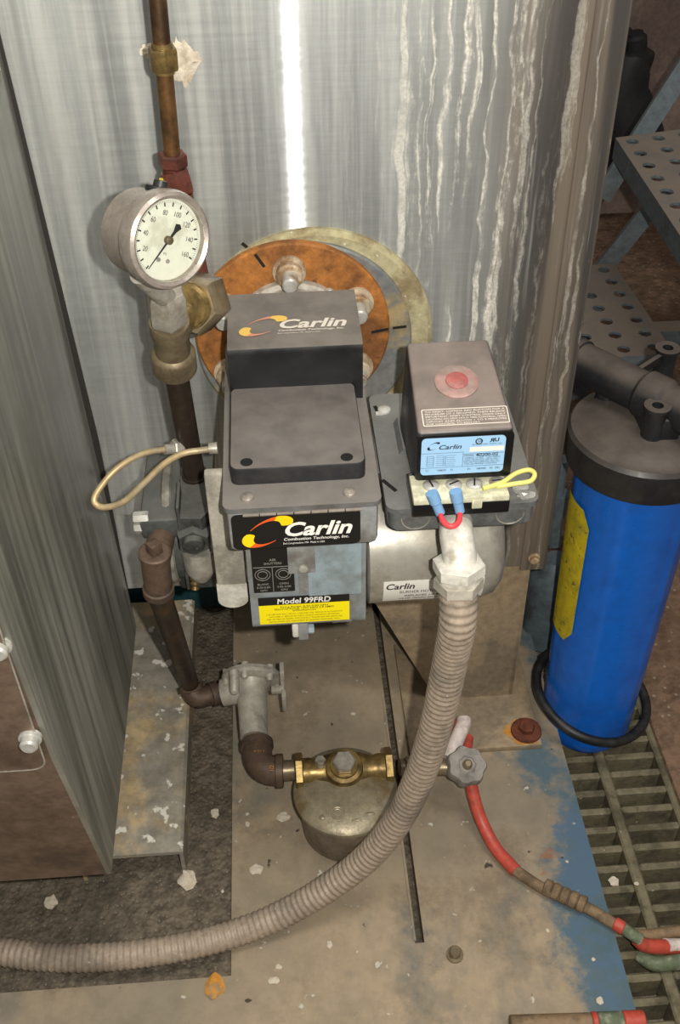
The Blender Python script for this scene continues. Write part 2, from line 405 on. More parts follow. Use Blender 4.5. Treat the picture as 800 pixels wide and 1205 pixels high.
M['pump'] = worn('dirty_pump_iron', (78, 80, 78), (52, 52, 48), .5, 24, .55, .2, dust=(116, 116, 110), dustamt=.6, speck=(176, 172, 160), speckt=.70, bump=.3)
M['pumptan'] = worn('pale_pump_cover', (160, 156, 144), (126, 122, 112), .5, 30, .6, .2, bump=.2)
M['steel'] = worn('dull_steel', (164, 154, 144), (134, 126, 116), .4, 24, .32, .5, bump=.1)
M['hexsteel'] = worn('bright_hex_steel', (182, 176, 164), (150, 142, 128), .4, 30, .35, .45, bump=.1)
M['dial'] = worn('ivory_dial', (204, 206, 188), (182, 182, 162), .35, 30, .6, 0, bump=0, vary=.05)
M['tubeplastic'] = worn('yellowed_tube', (180, 158, 118), (158, 146, 124), .5, 14, .45, .3)
M['filtercap'] = worn('filter_lid_brass', (150, 140, 116), (124, 106, 76), .5, 14, .45, .4, bump=.35)
M['filtercan'] = worn('filter_can', (134, 122, 106), (108, 96, 82), .5, 18, .55, .3, bump=.15)
M['knob'] = worn('grey_valve_knob', (142, 136, 128), (116, 112, 106), .4, 36, .6, .1, bump=.2)
M['blue'] = worn('blue_filter_plastic', (20, 104, 206), (20, 96, 192), .4, 20, .32, 0, speck=(70, 130, 200), speckt=.76, bump=.03, vary=.08)
M['cap'] = worn('black_filter_cap', (34, 34, 36), (44, 42, 40), .4, 20, .42, 0, dust=(98, 90, 82), dustamt=.85, bump=.1)
M['rubber'] = worn('black_rubber', (30, 30, 30), (46, 44, 42), .4, 30, .4)
M['yellowstick'] = worn('yellow_sticker', (196, 176, 30), (176, 160, 40), .4, 30, .5, 0, speck=(110, 100, 50), speckt=.62)
M['stair'] = worn('grey_blue_stair', (106, 116, 120), (96, 100, 100), .4, 10, .5, .1, dust=(142, 128, 114), dustamt=.95, bump=.1)
M['greypipe'] = worn('grey_blue_pipe', (92, 104, 108), (72, 78, 80), .4, 14, .5)
M['stairx'] = M['stair']
M['darkmass'] = worn('dark_equipment', (34, 34, 36), (50, 46, 44), .4, 10, .6)
M['flake'] = worn('white_paint_flake', (210, 198, 178), (184, 170, 148), .4, 60, .85, bump=.4)
M['seam'] = plain('dark_seam', (40, 38, 34), .8)
M['hole'] = plain('dark_hole', (14, 13, 12), .9)
def glass_mat():
    t = NT('gauge_glass'); tr = t.n('ShaderNodeBsdfTransparent'); gl = t.n('ShaderNodeBsdfGlossy'); gl.inputs['Roughness'].default_value = .05
    fr = t.n('ShaderNodeFresnel'); fr.inputs[0].default_value = 1.35; mx = t.n('ShaderNodeMixShader')
    t.l(fr.outputs[0], mx.inputs[0]); t.l(tr.outputs[0], mx.inputs[1]); t.l(gl.outputs[0], mx.inputs[2]); t.l(mx.outputs[0], t.t.nodes['Material Output'].inputs[0]); return t.m
M['glass'] = glass_mat()

# ------------------------------------------------------------------ the setting
def grid_plate(xs, ys, omit, z0, z1):
    mb = MB(); vt, vb = {}, {}
    for i, x in enumerate(xs):
        for j, y in enumerate(ys): vt[i, j] = mb.bm.verts.new((x, y, z1)); vb[i, j] = mb.bm.verts.new((x, y, z0))
    cells = {(i, j) for i in range(len(xs)-1) for j in range(len(ys)-1)} - set(omit)
    for i, j in cells:
        mb.face([vt[i, j], vt[i+1, j], vt[i+1, j+1], vt[i, j+1]]); mb.face([vb[i, j], vb[i, j+1], vb[i+1, j+1], vb[i+1, j]])
        for di, dj, a, b in ((-1, 0, (i, j+1), (i, j)), (1, 0, (i+1, j), (i+1, j+1)), (0, -1, (i, j), (i+1, j)), (0, 1, (i+1, j+1), (i, j+1))):
            if (i+di, j+dj) not in cells: mb.face([vt[a], vb[a], vb[b], vt[b]])
    for v in [v for v in mb.bm.verts if not v.link_faces]: mb.bm.verts.remove(v)
    return mb
PX1 = .2945
GZ = -.03
# concrete: lower trench under the grating, raised slab to its right and behind
fl = MB()
fl.bb((-1.2, -.6, -.16), (3.2, 2.6, -.078))
obj('floor', fl, M['trench'])['kind'] = 'structure'
fl2 = MB()
fl2.bb((.416, -.6, -.077), (3.2, 2.6, GZ+.002), r=.006); fl2.bb((-1.2, 1.12, -.077), (.416, 2.6, GZ+.002))
o = obj('floor_slab', fl2, M['concrete']); o['kind'] = 'structure'
mb = MB(); mb.bb((-1.2, 2.15, -.105), (3.2, 2.25, 1.8)); obj('wall_back', mb, M['bgwall'])['kind'] = 'structure'

# base plate of the skid
base = thing('base_plate', (.08, .6, -.02), 'worn blue painted steel base plate under burner and oil filter', 'base plate')
xs = [-.7, -.081, .098, .1075, PX1]; ys = [.2, .496, .515, 1.05]
pl = grid_plate(xs, ys, [(0, 1), (0, 2), (2, 2)], -.02, 0.)
obj('top_plate', pl, M['plate'], base)
pl = MB(); pl.bb((-.7, .496, -.024), (-.081, 1.05, -.012)); pl.bb((.09, .515, -.04), (.115, 1.05, -.022))
obj('recessed_pan', pl, M['pan'], base)
pl = MB(); pl.bb((.097, .517, -.02), (.0995, 1.04, .0015)); obj('slot_lip', pl, M['plate'], base)
pl = MB(); pl.bb((-.7, 1.0, -.011), (.2, 1.05, .055), r=.003); obj('frame_beam', pl, M['teal'], base)
b = P(535, 1124, z=0); mb = MB(); mb.lathe(b, (0, 0, 1), [(-.002, .0085), (.002, .0085), (.0022, .0055), (.009, .0055), (.010, .0045)], 14); obj('bolt', mb, M['brassdirt'], base)
b = P(253, 1163, z=0); mb = MB(); mb.blob(b+V((0, 0, .001)), (.008, .012, .003), .35, 2, 3); obj('rust_scab', mb, M['rustpaint'], base)
pl = MB()
for i in range(4): pl.bb((-.69+i*.2, .21, -.078), (-.66+i*.2, 1.04, -.02))
pl.bb((.25, .21, -.078), (.285, 1.04, -.02)); obj('skid_rail', pl, M['teal'], base)

# channel with scale lying in the pan
ch = MB(); x1 = P(221, 870, z=.03).x
ch.prism([(-.235, .615, .03), (x1-.003, .615, .03), (x1, .615, .027), (x1, .615, -.012), (x1-.004, .615, -.012), (x1-.004, .615, .025), (-.231, .615, .025), (-.231, .615, -.012), (-.235, .615, -.012)], (0, .362, 0))
tag(obj('steel_channel', ch, M['strip'], sharp=20), 'scale-crusted pale steel channel lying beside the dark cabinet', 'channel')

# floor grating
gr = thing('floor_grating', (.36, .6, GZ-.03), 'olive grey floor grating of long slots right of base plate', 'grating')
gb = bpy.data.meshes.new('bar')
def gbar(a, b):
    mb = MB(); mb.bb(a, b, r=.002, seg=1); return obj('bar', mb, M['grate'], gr)
cross = None
for i in range(22):
    y = .31+i*.0236
    for (xa, xb) in ((PX1+.002, .338), (.350, .408)):
        gbar((xa, y, GZ-.035), (xb, y+.0085, GZ))
for xa, xb in ((.338, .350), (.408, .416)): gbar((xa, .3, GZ-.036), (xb, .85, GZ+.0005))
gbar((PX1-.004, .3, GZ-.036), (PX1+.0025, .85, GZ))

# ------------------------------------------------------------------ boiler
YW = .80
boi = thing('boiler', (.04, .80, 0), 'upright stainless steel boiler with streaked brushed front and rusty burner flange', 'boiler')
XL, XR = -.19, .2625
mb = MB(); mb.bb((XL, YW, .226), (XR, YW+.008, 1.15), r=.0008, seg=1); obj('front_jacket', mb, M['jacket'], boi)
mb = MB(); mb.bb((XL+.002, YW+.008, .24), (XR-.004, 1.35, 1.15)); obj('body', mb, M['side'], boi)
mb = MB(); mb.bb((XR-.026, YW-.0022, .222), (XR+.0005, YW, 1.15), r=.0006, seg=1); obj('edge_strip', mb, M['jacket'], boi)
b = P(628, 656, y=YW-.002); mb = MB(); mb.lathe(b, (0, -1, 0), [(0, .0062), (.002, .0062), (.003, .005), (.006, .005), (.0075, .003)], 14); obj('screw', mb, M['boltrust'], boi)
yp = YW+.0085
st = [P(425, 676, y=yp), P(628, 640, y=yp), P(600, 838, y=yp), P(512, 838, y=yp)]
st[2].z = .008; st[3].z = .008; st[1].z = .30; st[0].z = .21
mb = MB(); mb.prism([st[0], V((st[0].x, yp, .30)), st[1], st[2], st[3]], (0, .008, 0)); mb.bb((st[2].x-.006, yp, .008), (st[2].x, yp+.2, .30), r=.001)
obj('stand_leg', mb, M['postsheet'], boi)
fp = [P(482, 884, z=.008), P(638, 876, z=.008)]
mb = MB(); mb.bb((fp[0].x, fp[1].y, 0), (fp[1].x, .90, .008), r=.001); obj('foot_plate', mb, M['postsheet'], boi)
b = P(619, 860, z=.009)
mb = MB(); rn = random.Random(9)
ol = [V((b.x + math.cos(a)*r_*(1.35 if math.cos(a) < -.2 else 1), b.y + math.sin(a)*r_, .008)) for a, r_ in ((2*math.pi*i/28, .0185*(.9+.22*rn.random())) for i in range(28))]
ol = [V((min(v_.x, fp[1].x-.0012), max(v_.y, fp[1].y+.0012), v_.z)) for v_ in ol]
mb.prism(ol, (0, 0, .0005)); obj('rust_stain', mb, M['rustpaint'], boi)
mb = MB(); mb.lathe(V((b.x, b.y, .0085)), (0, 0, 1), [(0, .0178), (.003, .0172), (.0036, .0105)], 24); mb.hexn(V((b.x, b.y, .0115)), V((b.x, b.y, .0195)), .0095); obj('anchor_bolt', mb, M['darkrust'], boi)
mb = MB(); mb.bb((XL+.02, 1.1, 0), (XL+.06, 1.3, .24)); mb.bb((.2, 1.1, 0), (.24, 1.3, .24)); obj('rear_leg', mb, M['postsheet'], boi)
# flange stack
def ringmesh(c, y0, y1, ro, ri, ch=.0015, n=96):
    mb = MB(); x, y, a = frame((0, -1, 0)); c = V((c[0], y0, c[1])); d = y0-y1
    prof = [(0, ri), (0, ro), (d-ch, ro), (d, ro-ch), (d, ri)]
    mb.loops([[c + a*h + (x*math.cos(2*math.pi*i/n)+y*math.sin(2*math.pi*i/n))*r for i in range(n)] for h, r in prof+prof[:1]], True, False, False)
    bmesh.ops.remove_doubles(mb.bm, verts=mb.bm.verts, dist=1e-6); return mb
c1, c2, c3 = P(370, 396, y=YW), P(358, 394, y=YW), P(345, 392, y=.781)
obj('gasket_ring', ringmesh((c1.x, c1.z), YW, YW-.008, .1015, .05, .004), M['gasket'], boi)
obj('collar_ring', ringmesh((c2.x, c2.z), YW-.007, YW-.013, .0915, .05), M['greyring'], boi)
flg = obj('mounting_flange', ringmesh((c3.x, c3.z), YW-.012, YW-.019, .0815, .02), M['rust'], boi)
yf = YW-.019
for k in range(6):
    a = math.radians(90+60*k); p = V((c3.x-.001 + .0635*math.cos(a), yf, c3.z - .004 + .062*math.sin(a)))
    mb = MB(); mb.mi = 1; mb.lathe(p, (0, -1, 0), [(0, .0135), (.003, .0135), (.0032, .0105), (.011, .0110), (.0125, .0095)], 20)
    mb.mi = 0; mb.lathe(p, (0, -1, 0), [(.0115, .0066), (.026, .0064), (.0275, .0052)], 16)
    obj('bolt', mb, [M['bolt'], M['boltrust']], flg)
for (xa, ya, xb, yb, yy) in ((300, 299, 311, 314, yf), (437, 391, 457, 387, yf), (285, 286, 291, 291, YW-.0135), (462, 386, 478, 384, YW-.0135)):
    p, q = P(xa, ya, y=yy), P(xb, yb, y=yy); d = (q-p).normalized(); n = V((-d.z, 0, d.x))*.0012
    mb = MB(); mb.prism([p+n, q+n, q-n, p-n], (0, -.0004, 0)); obj('marker_line', mb, M['marker'], flg)
# crusted patch of scale by the pipe coupling
for i, (px, py, a, b2) in enumerate(((210, 70, .016, .016), (222, 72, .010, .010), (178, 60, .009, .006), (208, 62, .012, .009), (218, 84, .006, .012))):
    p = P(px, py, y=YW-.0005); mb = MB(); mb.blob(p, (a*.7, .0012, b2*.7), .45, 3, 20+i); obj('scale_crust', mb, M['flake'], boi)
# ------------------------------------------------------------------ cabinet on the left
XC = -.17
cab = thing('side_cabinet', (-.35, .65, 0), 'tall stainless cabinet with brown stained front at left edge', 'cabinet')
def cx(z): return XC - .036*max(0, z-.415)
prof = [(.5085, .1714), (.464, .392), (.457, .57), (.452, 1.15), (.798, 1.15), (.798, .1714)]
mb = MB(); mb.loops([[V((cx(z), y, z)) for y, z in prof], [V((cx(z)-.004, y+.0, z)) for y, z in prof]]); obj('side_panel', mb, M['side'], cab)
mb = MB(); mb.loops([[V((cx(z)-.004, y, z)) for y, z in prof[:4]] + [V((cx(z)-.004, y+.006, z)) for y, z in prof[3::-1]], [V((-.62, y, z)) for y, z in prof[:4]] + [V((-.62, y+.006, z)) for y, z in prof[3::-1]]])
obj('front_panel', mb, M['brownsheet'], cab)
mb = MB(); mb.loops([[V((cx(z)-.001+dx, y, z)) for dx, y in ((0, .798), (0, .7997), (-.006, .7997), (-.006, .798))] for z in (.1714, .415, 1.15)]); obj('seam_strip', mb, M['seam'], cab)
def fy(z): return .464 + (.392-z)*.2 if z < .392 else .464-(z-.392)*.04
uv = rrect(-.60, .385, -.1775, 1.1, .012)
mb = MB(); mb.loops([[V((u, fy(v)-.0005, v)) for u, v in uv], [V((u, fy(v)-.0035, v)) for u, v in uv]]); obj('cover_sheet', mb, M['brownsheet'], cab)
ed = [V((u, fy(v)-.0035, v)) for u, v in uv if v < .5 or u > -.3]
ed = sorted([q for q in ed if q.z < .42], key=lambda q: (q.x, q.z)); ed = [V((-.60, fy(.385)-.0035, .385))]+[q for q in ed if q.x > -.3]+[V((-.1775, fy(1.05)-.0035, 1.05))]
mb = MB(); mb.tube(ed, .0007, 6); obj('bare_edge', mb, M['hexsteel'], cab)
for px, py in ((36, 866), (0, 757)):
    p = P(px, py, y=.4605); mb = MB(); mb.lathe(p, (0, -1, 0), [(0, .0078), (.003, .0078), (.0032, .0062), (.009, .0062), (.0105, .0048)], 16); obj('bolt', mb, M['bolt'], cab)
mb = MB(); mb.bb((-.62, .52, .1714), (-.18, .79, .176)); obj('bottom_panel', mb, M['side'], cab)
mb = MB()
mb.bb((-.6, .74, -.012), (-.56, .78, .172)); obj('leg', mb, M['postsheet'], cab)
mb = MB(); mb.bb((-.3, .70, -.012), (-.26, .74, .172)); obj('leg', mb, M['postsheet'], cab)

# ------------------------------------------------------------------ burner
bur = thing('oil_burner', (.01, .66, .39), 'grey oil burner with dusty black cover bolted to rusty flange', 'burner')
mb = MB(); zq = P(345, 337, y=.772).z-.049
mb.lathe((.0105, .7805, zq), (0, -1, 0), [(0, .051), (.007, .051), (.0085, .047), (.05, .047)], 48); at_ = obj('air_tube', mb, M['castgrey'], bur)
for px, py in ((303, 349), (388, 345)):
    p = P(px, py, y=.7725); mb = MB(); mb.lathe(p, (0, -1, 0), [(0, .005), (.004, .005), (.005, .003)], 14); obj('flange_screw', mb, M['bolt'], at_)
LX0, LX1, LY0, LZ = -.0452, .0615, .5455, .54
mb = MB(); mb.prism([V((x, y, LZ-.004)) for x, y in rrect(LX0, LY0, LX1, .757, .006)], (0, 0, .004)); lid = obj('lid_plate', mb, M['lidgrey'], bur)
mb = MB(); mb.bb((LX0+.002, LY0+.003, .499), (LX1-.002, .755, LZ-.004), r=.004); obj('upper_housing', mb, M['grey'], bur)
mb = MB()
for i in range(7): mb.cyl((-.032+i*.0115, LY0+.0012, LZ-.0062), (-.0212+i*.0115, LY0+.0012, LZ-.0062), .0016, 8)
obj('hinge', mb, M['steel'], bur)
for px, py in ((291, 586), (411, 580)):
    p = P(px, py, z=LZ); mb = MB(); mb.lathe(p, (0, 0, 1), [(-.001, .0048), (.0014, .0045), (.0022, .003)], 16); sc_ = obj('screw', mb, M['steel'], lid)
# black transformer cover
ycf = .668; zt = P(345, 407, y=ycf).z
prof = [(ycf, LZ), (ycf-.0005, zt-.006), (ycf+.0012, zt-.002), (ycf+.005, zt), (.745, zt+.001), (.75, zt-.003), (.75, LZ)]
xa, xb = P(263, 412, y=ycf).x+.0005, P(427, 404, y=ycf).x
mb = MB(); mb.loops([[V((xa+.002, y, z)) for y, z in prof]] + [[V((x, y, z)) for y, z in prof] for x in (xa, xb)][:0] + [[V((xb-.0, y, z)) for y, z in prof]])
bmesh.ops.bevel(mb.bm, geom=[e for e in mb.bm.edges if len(e.link_faces) == 2 and e.calc_face_angle(0) > .9], offset=.002, segments=2, profile=.5, affect='EDGES')
cov = obj('transformer_cover', mb, M['black'], bur)
# access plate with two holes
zb = .5535
mb = MB(); u0, u1 = P(270, 553, z=zb).x, P(431, 547, z=zb).x; v0, v1 = P(350, 549, z=zb).y, ycf+.002
rr = rrect(u0, v0, u1, v1, .006)
mb.loops([[V((x, y, LZ)) for x, y in rr], [V((x, y, zb-.0015)) for x, y in rr], [V(((x-(u0+u1)/2)*.985+(u0+u1)/2, (y-(v0+v1)/2)*.985+(v0+v1)/2, zb)) for x, y in rr]])
acc = obj('access_plate', mb, M['plateblk'], bur)
for px, py in ((290, 544), (408, 538)):
    p = P(px, py, z=zb); mb = MB(); mb.lathe(p, (0, 0, 1), [(-.004, .0043), (.0003, .0043)], 20); obj('screw_hole', mb, M['hole'], acc)
# flame mark + brand name, drawn on a mapped surface
def crescent(mapf, parent, c, R, a0, a1, wmax, flip, my, mo, sx=1.0):
    """a flame: thin tail at angle a0 swelling to a blunt head at a1, on an ellipse slanted to the right"""
    mb = MB(); n = 20; prev = None
    for i in range(n+1):
        t = i/n; a = math.radians(a0+(a1-a0)*t)
        wd = wmax*(.06+.94*t**1.3)*(1 if t < .8 else math.sqrt(max(1-((t-.8)/.2)**2*.95, .05)))
        pt = []
        for s in (-1., .35):
            r = R+s*wd; pt.append(mapf(c[0]+math.cos(a)*r*.95+math.sin(a)*r*.62, c[1]+math.sin(a)*r*.92))
        vs_ = [mb.bm.verts.new(p) for p in pt]
        if prev: mb.mi = 0 if t > .5 else 1; mb.face([prev[0], prev[1], vs_[1], vs_[0]])
        prev = vs_
    return obj('flame_mark', mb, [my, mo], parent, flat=True)
def logo(mapf, parent, u, v, h, wd, tm, my, mo, sub=True):
    """the brand mark: two flame crescents round an open C, then the name in slanted bold"""
    k = h/.01
    crescent(mapf, parent, (u+.0125*k, v+.0042*k), .0118*k, 172, 28, .0058*k, 1, my, mo)
    crescent(mapf, parent, (u+.0125*k, v+.0042*k), .0118*k, 322, 186, .0062*k, 1, my, mo)
    text('lettering', 'Carlin', mapf, u+.0225*h/.01, v+.0005, h, tm, parent, w=wd, shear=.28, bold=.028)
    if sub:
        text('lettering', 'Combustion Technology, Inc.', mapf, u+.0215*h/.01, v-.0032*h/.01, h*.21, tm, parent, w=wd*.97, shear=.2, bold=.012)
        text('lettering', 'East Longmeadow, MA  Made in USA', mapf, u+.0210*h/.01, v-.0060*h/.01, h*.14, tm, parent, w=wd*.62, shear=.1)
a_ = P(280, 393, z=zt); b_ = P(398, 386, z=zt)
mp = plane_map((a_.x, a_.y, zt+.0008), (1, 0, 0), (0, 1, .0))
logo(mp, cov, .004, .0035, .0120, .0500, M['fadedprint'], M['flameYf'], M['flameOf'])
# brand label on the front
yl = LY0+.003
q0, q1 = P(275, 645, y=yl), P(424, 605, y=yl)
mp = plane_map((q0.x, yl, 0), (1, 0, 0), (0, 0, 1)); W = q1.x-q0.x
lab = obj('brand_label', plate(mp, rrect(0, .5015, W, .5325, .004), (0, -1, 0), .0006), M['blacklabel'], bur)
mpl = plane_map((q0.x, yl-.0009, 0), (1, 0, 0), (0, 0, 1))
logo(mpl, lab, .0095, .5115, .0118, .0460, M['whiteprint'], M['flameY'], M['flameO'])
# blower housing
hx0, hx1 = -.034, .0535; hy = .5735; zb0 = .390
def roundprof(y0, y1, z0, z1, r, n=6):
    out = [(y0, z1)]
    for i in range(n+1): a = math.pi+math.pi/2*i/n; out.append((y0+r+r*math.cos(a), z0+r+r*math.sin(a)))
    for i in range(n+1): a = -math.pi/2+math.pi/2*i/n; out.append((y1-.03+.03*math.cos(a), z0+.03+.03*math.sin(a)))
    out.append((y1, z1)); return out
mb = MB(); pr = roundprof(hy, .735, zb0, .503, .012)
mb.loops([[V((hx0, y, z)) for y, z in pr], [V((hx1, y, z)) for y, z in pr]])
bmesh.ops.bevel(mb.bm, geom=[e for e in mb.bm.edges if e.is_manifold and e.calc_face_angle(0) > 1.2], offset=.003, segments=2, profile=.5, affect='EDGES')
hou = obj('blower_housing', mb, M['lightgrey'], bur)
mph = plane_map((0, hy, 0), (1, 0, 0), (0, 0, 1)); mph2 = plane_map((0, hy-.0016, 0), (1, 0, 0), (0, 0, 1))
qa, qb = P(368, 700, y=hy), P(428, 655, y=hy)
sh = obj('air_shutter', plate(mph, rrect(qa.x-.003, qa.z, qb.x-.002, .4985, .001), (0, -1, 0), .0012), M['bluegrey'], bur)
qa, qb = P(353, 706, y=hy), P(361, 655, y=hy)
mb = plate(mph, [(qa.x, .432), (qb.x, .432), (qb.x, .4985), (qa.x, .4985)], (0, -1, 0), .0022); q = P(355, 667, y=hy)
mb.bb((q.x-.010, hy-.0026, q.z-.004), (q.x+.010, hy, .4985)); br_ = obj('shutter_bar', mb, M['grey'], bur)
mb = MB(); mb.lathe(V((q.x+.001, hy-.0024, q.z+.001)), (0, -1, 0), [(0, .0036), (.0018, .0034), (.0025, .002)], 14); obj('screw', mb, M['bolt'], br_)
qa, qb = P(299, 697, y=hy), P(345, 655, y=hy)
al = obj('setting_label', plate(mph, rrect(qa.x, qa.z, qb.x, .4985, .0006), (0, -1, 0), .001), M['blacklabel'], bur)
w2 = (qb.x-qa.x); xm = qa.x+w2*.48; top = .4985
mph3 = plane_map((0, hy-.0012, 0), (1, 0, 0), (0, 0, 1))
zz = lambda px, py: P(px, py, y=hy).z
text('lettering', 'AIR', mph3, (qa.x+qb.x)/2, zz(320, 659), .0023, M['dimprint'], al, align='C', bold=.01)
text('lettering', 'SHUTTERS', mph3, (qa.x+qb.x)/2, zz(320, 663), .0021, M['dimprint'], al, w=.013, align='C', bold=.01)
mb = MB(); z1 = zz(320, 666)
mb.bb((qa.x+.001, hy-.0013, z1-.0002), (qb.x-.001, hy-.0009, z1+.0002)); mb.bb((xm-.0002, hy-.0013, qa.z+.001), (xm+.0002, hy-.0009, z1))
for uu in (qa.x+w2*.24, qa.x+w2*.74):
    for r_ in (.0056, .0036): mb.torus((uu, hy-.0011, zz(320, 675)), (0, -1, 0), r_, .00025, 28, 4)
obj('dial_print', mb, M['dimprint'], al, flat=True)
for uu, a1, a2, a3 in ((qa.x+w2*.24, 'BLANK', '0.50-0.85', 'GPH'), (qa.x+w2*.74, 'OPEN', '0.85-3.00', 'GPH')):
    for i, s_ in enumerate((a1, a2, a3)): text('lettering', s_, mph3, uu, zz(320, 687+i*3.6), .0019, M['dimprint'], al, align='C', bold=.008)
# model label, yellow under a black heading
t_ = V((0, 0, 1))
qa, qb = P(306, 733, y=hy-.001), P(411, 702, y=hy-.001)
zt_, zm_, zl_ = P(358, 701, y=hy-.001).z, P(358, 710, y=hy-.001).z, P(358, 733, y=hy-.001).z
mpy = plane_map((0, hy+.0045, zt_), (1, 0, 0), (0, 0, 1))
def bulge(u, v, off=.0005):      # follows the rounded lower front of the housing
    z = zt_+v; zc = zb0+.012
    y = hy if z > zc else hy+.012-math.sqrt(max(.012**2-(zc-z)**2, 0))
    return V((u, y-off, z))
def sheet(u0, u1, v0, v1, off, n=8):
    mb = MB(); rows = []
    for s in (off, off-.0005):
        rows.append([[mb.bm.verts.new(bulge(u, v0+(v1-v0)*i/n, s)) for u in (u0, u1)] for i in range(n+1)])
    for k, r in enumerate(rows):
        for a, b in zip(r, r[1:]): mb.face([a[0], a[1], b[1], b[0]])
    for i in (0, n): mb.face([rows[0][i][0], rows[0][i][1], rows[1][i][1], rows[1][i][0]])
    for j in (0, 1):
        for i in range(n): mb.face([rows[0][i][j], rows[0][i+1][j], rows[1][i+1][j], rows[1][i][j]])
    return mb
hd = zt_-zm_; tt = zt_-zl_-.001
ml = obj('model_label', sheet(qa.x, qb.x, -tt, -hd, .0012), M['yellowlabel'], bur)
mh = obj('model_heading', sheet(qa.x, qb.x, -hd, 0, .0012), M['blacklabel'], bur)
mtx = lambda u, v: bulge(u, v, .0014)
uc = (qa.x+qb.x)/2
text('lettering', 'Model 99FRD', mtx, uc, -hd*.85, hd*.66, M['whiteprint'], mh, w=.0405, shear=.1, bold=.02, align='C')
rows = [('Firing Range: 0.50-3.00 GPH', .036, .16), ('Electrical Rating: 120V 60Hz 5.8 AMPS', .045, .26), ('carlincombustion.com', .018, .36)]
for s_, wd, f in rows: text('lettering', s_, mtx, uc, -hd-(tt-hd)*f, .0017, M['blackprint'], ml, w=wd, align='C', bold=.008)
for i, s_ in enumerate(('FOR USE WITH NO. 1 OR NO. 2 HEATING FUEL. INSTALL IN ACCORDANCE', 'WITH NFPA 31. REPLACE ALL SAFETY DEVICES. FOR SERVICE SEE MANUAL', 'RISK OF FIRE OR INJURY. DISCONNECT POWER BEFORE SERVICING', 'INSTALLATION AND ADJUSTMENT BY QUALIFIED PERSONNEL ONLY')):
    text('lettering', s_, mtx, uc, -hd-(tt-hd)*(.52+.13*i), .0013, M['blackprint'], ml, w=.058-.004*(i % 2), align='C')
q = P(397, 731, y=hy); mb = sheet(q.x-.004, q.x+.011, -tt-.007, -tt-.0012, .001); tgl = obj('code_tag', mb, M['grey'], bur)
text('lettering', '43027', mtx, q.x+.0035, -tt-.0055, .0022, M['blackprint'], tgl, align='C')
# drain clip under the housing
p = P(357, 744, y=.585)
mb = MB(); mb.bb((p.x-.004, .576, zb0-.014), (p.x+.004, .60, zb0+.004), r=.001); mb.mi = 1; mb.bb((p.x-.009, .577, zb0-.0125), (p.x-.003, .592, zb0+.002), r=.002); mb.mi = 2; mb.hexn((p.x+.003, .581, zb0-.007), (p.x+.0085, .581, zb0-.007), .004)
obj('clip_screw', mb, [M['grey'], M['paintwhite'], M['bluegrey']], bur)
# motor
my_, mz_, mr = .62, .44, .0505
mb = MB(); mb.lathe((hx1+.001, my_, mz_), (1, 0, 0), [(0, mr-.004), (.002, mr), (.090, mr), (.099, mr-.003), (.1045, mr-.010), (.106, mr-.02), (.106, .002)], 64)
mot = obj('motor', mb, M['motor'], bur)
def mcyl(u, v, off=.0006):
    a = MA0 - v/mr
    return V((u, my_-(mr+off)*math.cos(a), mz_-(mr+off)*math.sin(a)))
MA0 = math.radians(16)
def curved(u0, u1, v0, v1, off):
    mb = MB(); n = 8
    rows = [[[mb.bm.verts.new(mcyl(u, v0+(v1-v0)*i/n, s)) for u in (u0, u1)] for i in range(n+1)] for s in (off, -.0002)]
    for r in rows:
        for a, b in zip(r, r[1:]): mb.face([a[0], a[1], b[1], b[0]])
    for i in (0, n): mb.face([rows[0][i][0], rows[0][i][1], rows[1][i][1], rows[1][i][0]])
    for j in (0, 1):
        for i in range(n): mb.face([rows[0][i][j], rows[0][i+1][j], rows[1][i+1][j], rows[1][i][j]])
    return mb
lu0, lu1 = .0665, .1425
mlab = obj('motor_label', curved(lu0, lu1, -.0125, .0150, .0004), M['whitelabel'], mot)
text('lettering', 'Carlin', mcyl, lu0+.002, .0068, .0062, M['blackprint'], mlab, w=.0215, shear=.2, bold=.02)
text('lettering', 'BURNER MOTOR', mcyl, lu0+.0125, .0012, .0033, M['blackprint'], mlab, w=.030)
text('lettering', 'REPLACES 1/6 & 1/7', mcyl, lu0+.0165, -.0042, .0027, M['blackprint'], mlab, w=.032, bold=.012)
text('lettering', '1/6 HP 120VAC 60HZ 3450 RPM', mcyl, lu0+.0125, -.0090, .0024, M['blackprint'], mlab, w=.044, bold=.012)
# pump arm with whitened foot
mb = MB(); xa, xb = P(252, 660, y=.60).x, P(288, 660, y=.60).x
mb.bb((xa, .597, .418), (xb, .605, .53), r=.002); mb.mi = 1
uvp = [(xa-.0002, .421)]+[((xa+xb)/2+(xb-xa)/2*1.02*math.cos(math.radians(180+180*i/10)), .405+.009*math.sin(math.radians(180+180*i/10))) for i in range(11)]+[(xb+.0002, .421)]
mb.prism([V((u, .5965, v)) for u, v in uvp], (0, .009, 0)); mb.mi = 0
obj('pump_arm', mb, [M['castgrey'], M['paintwhite']], bur)
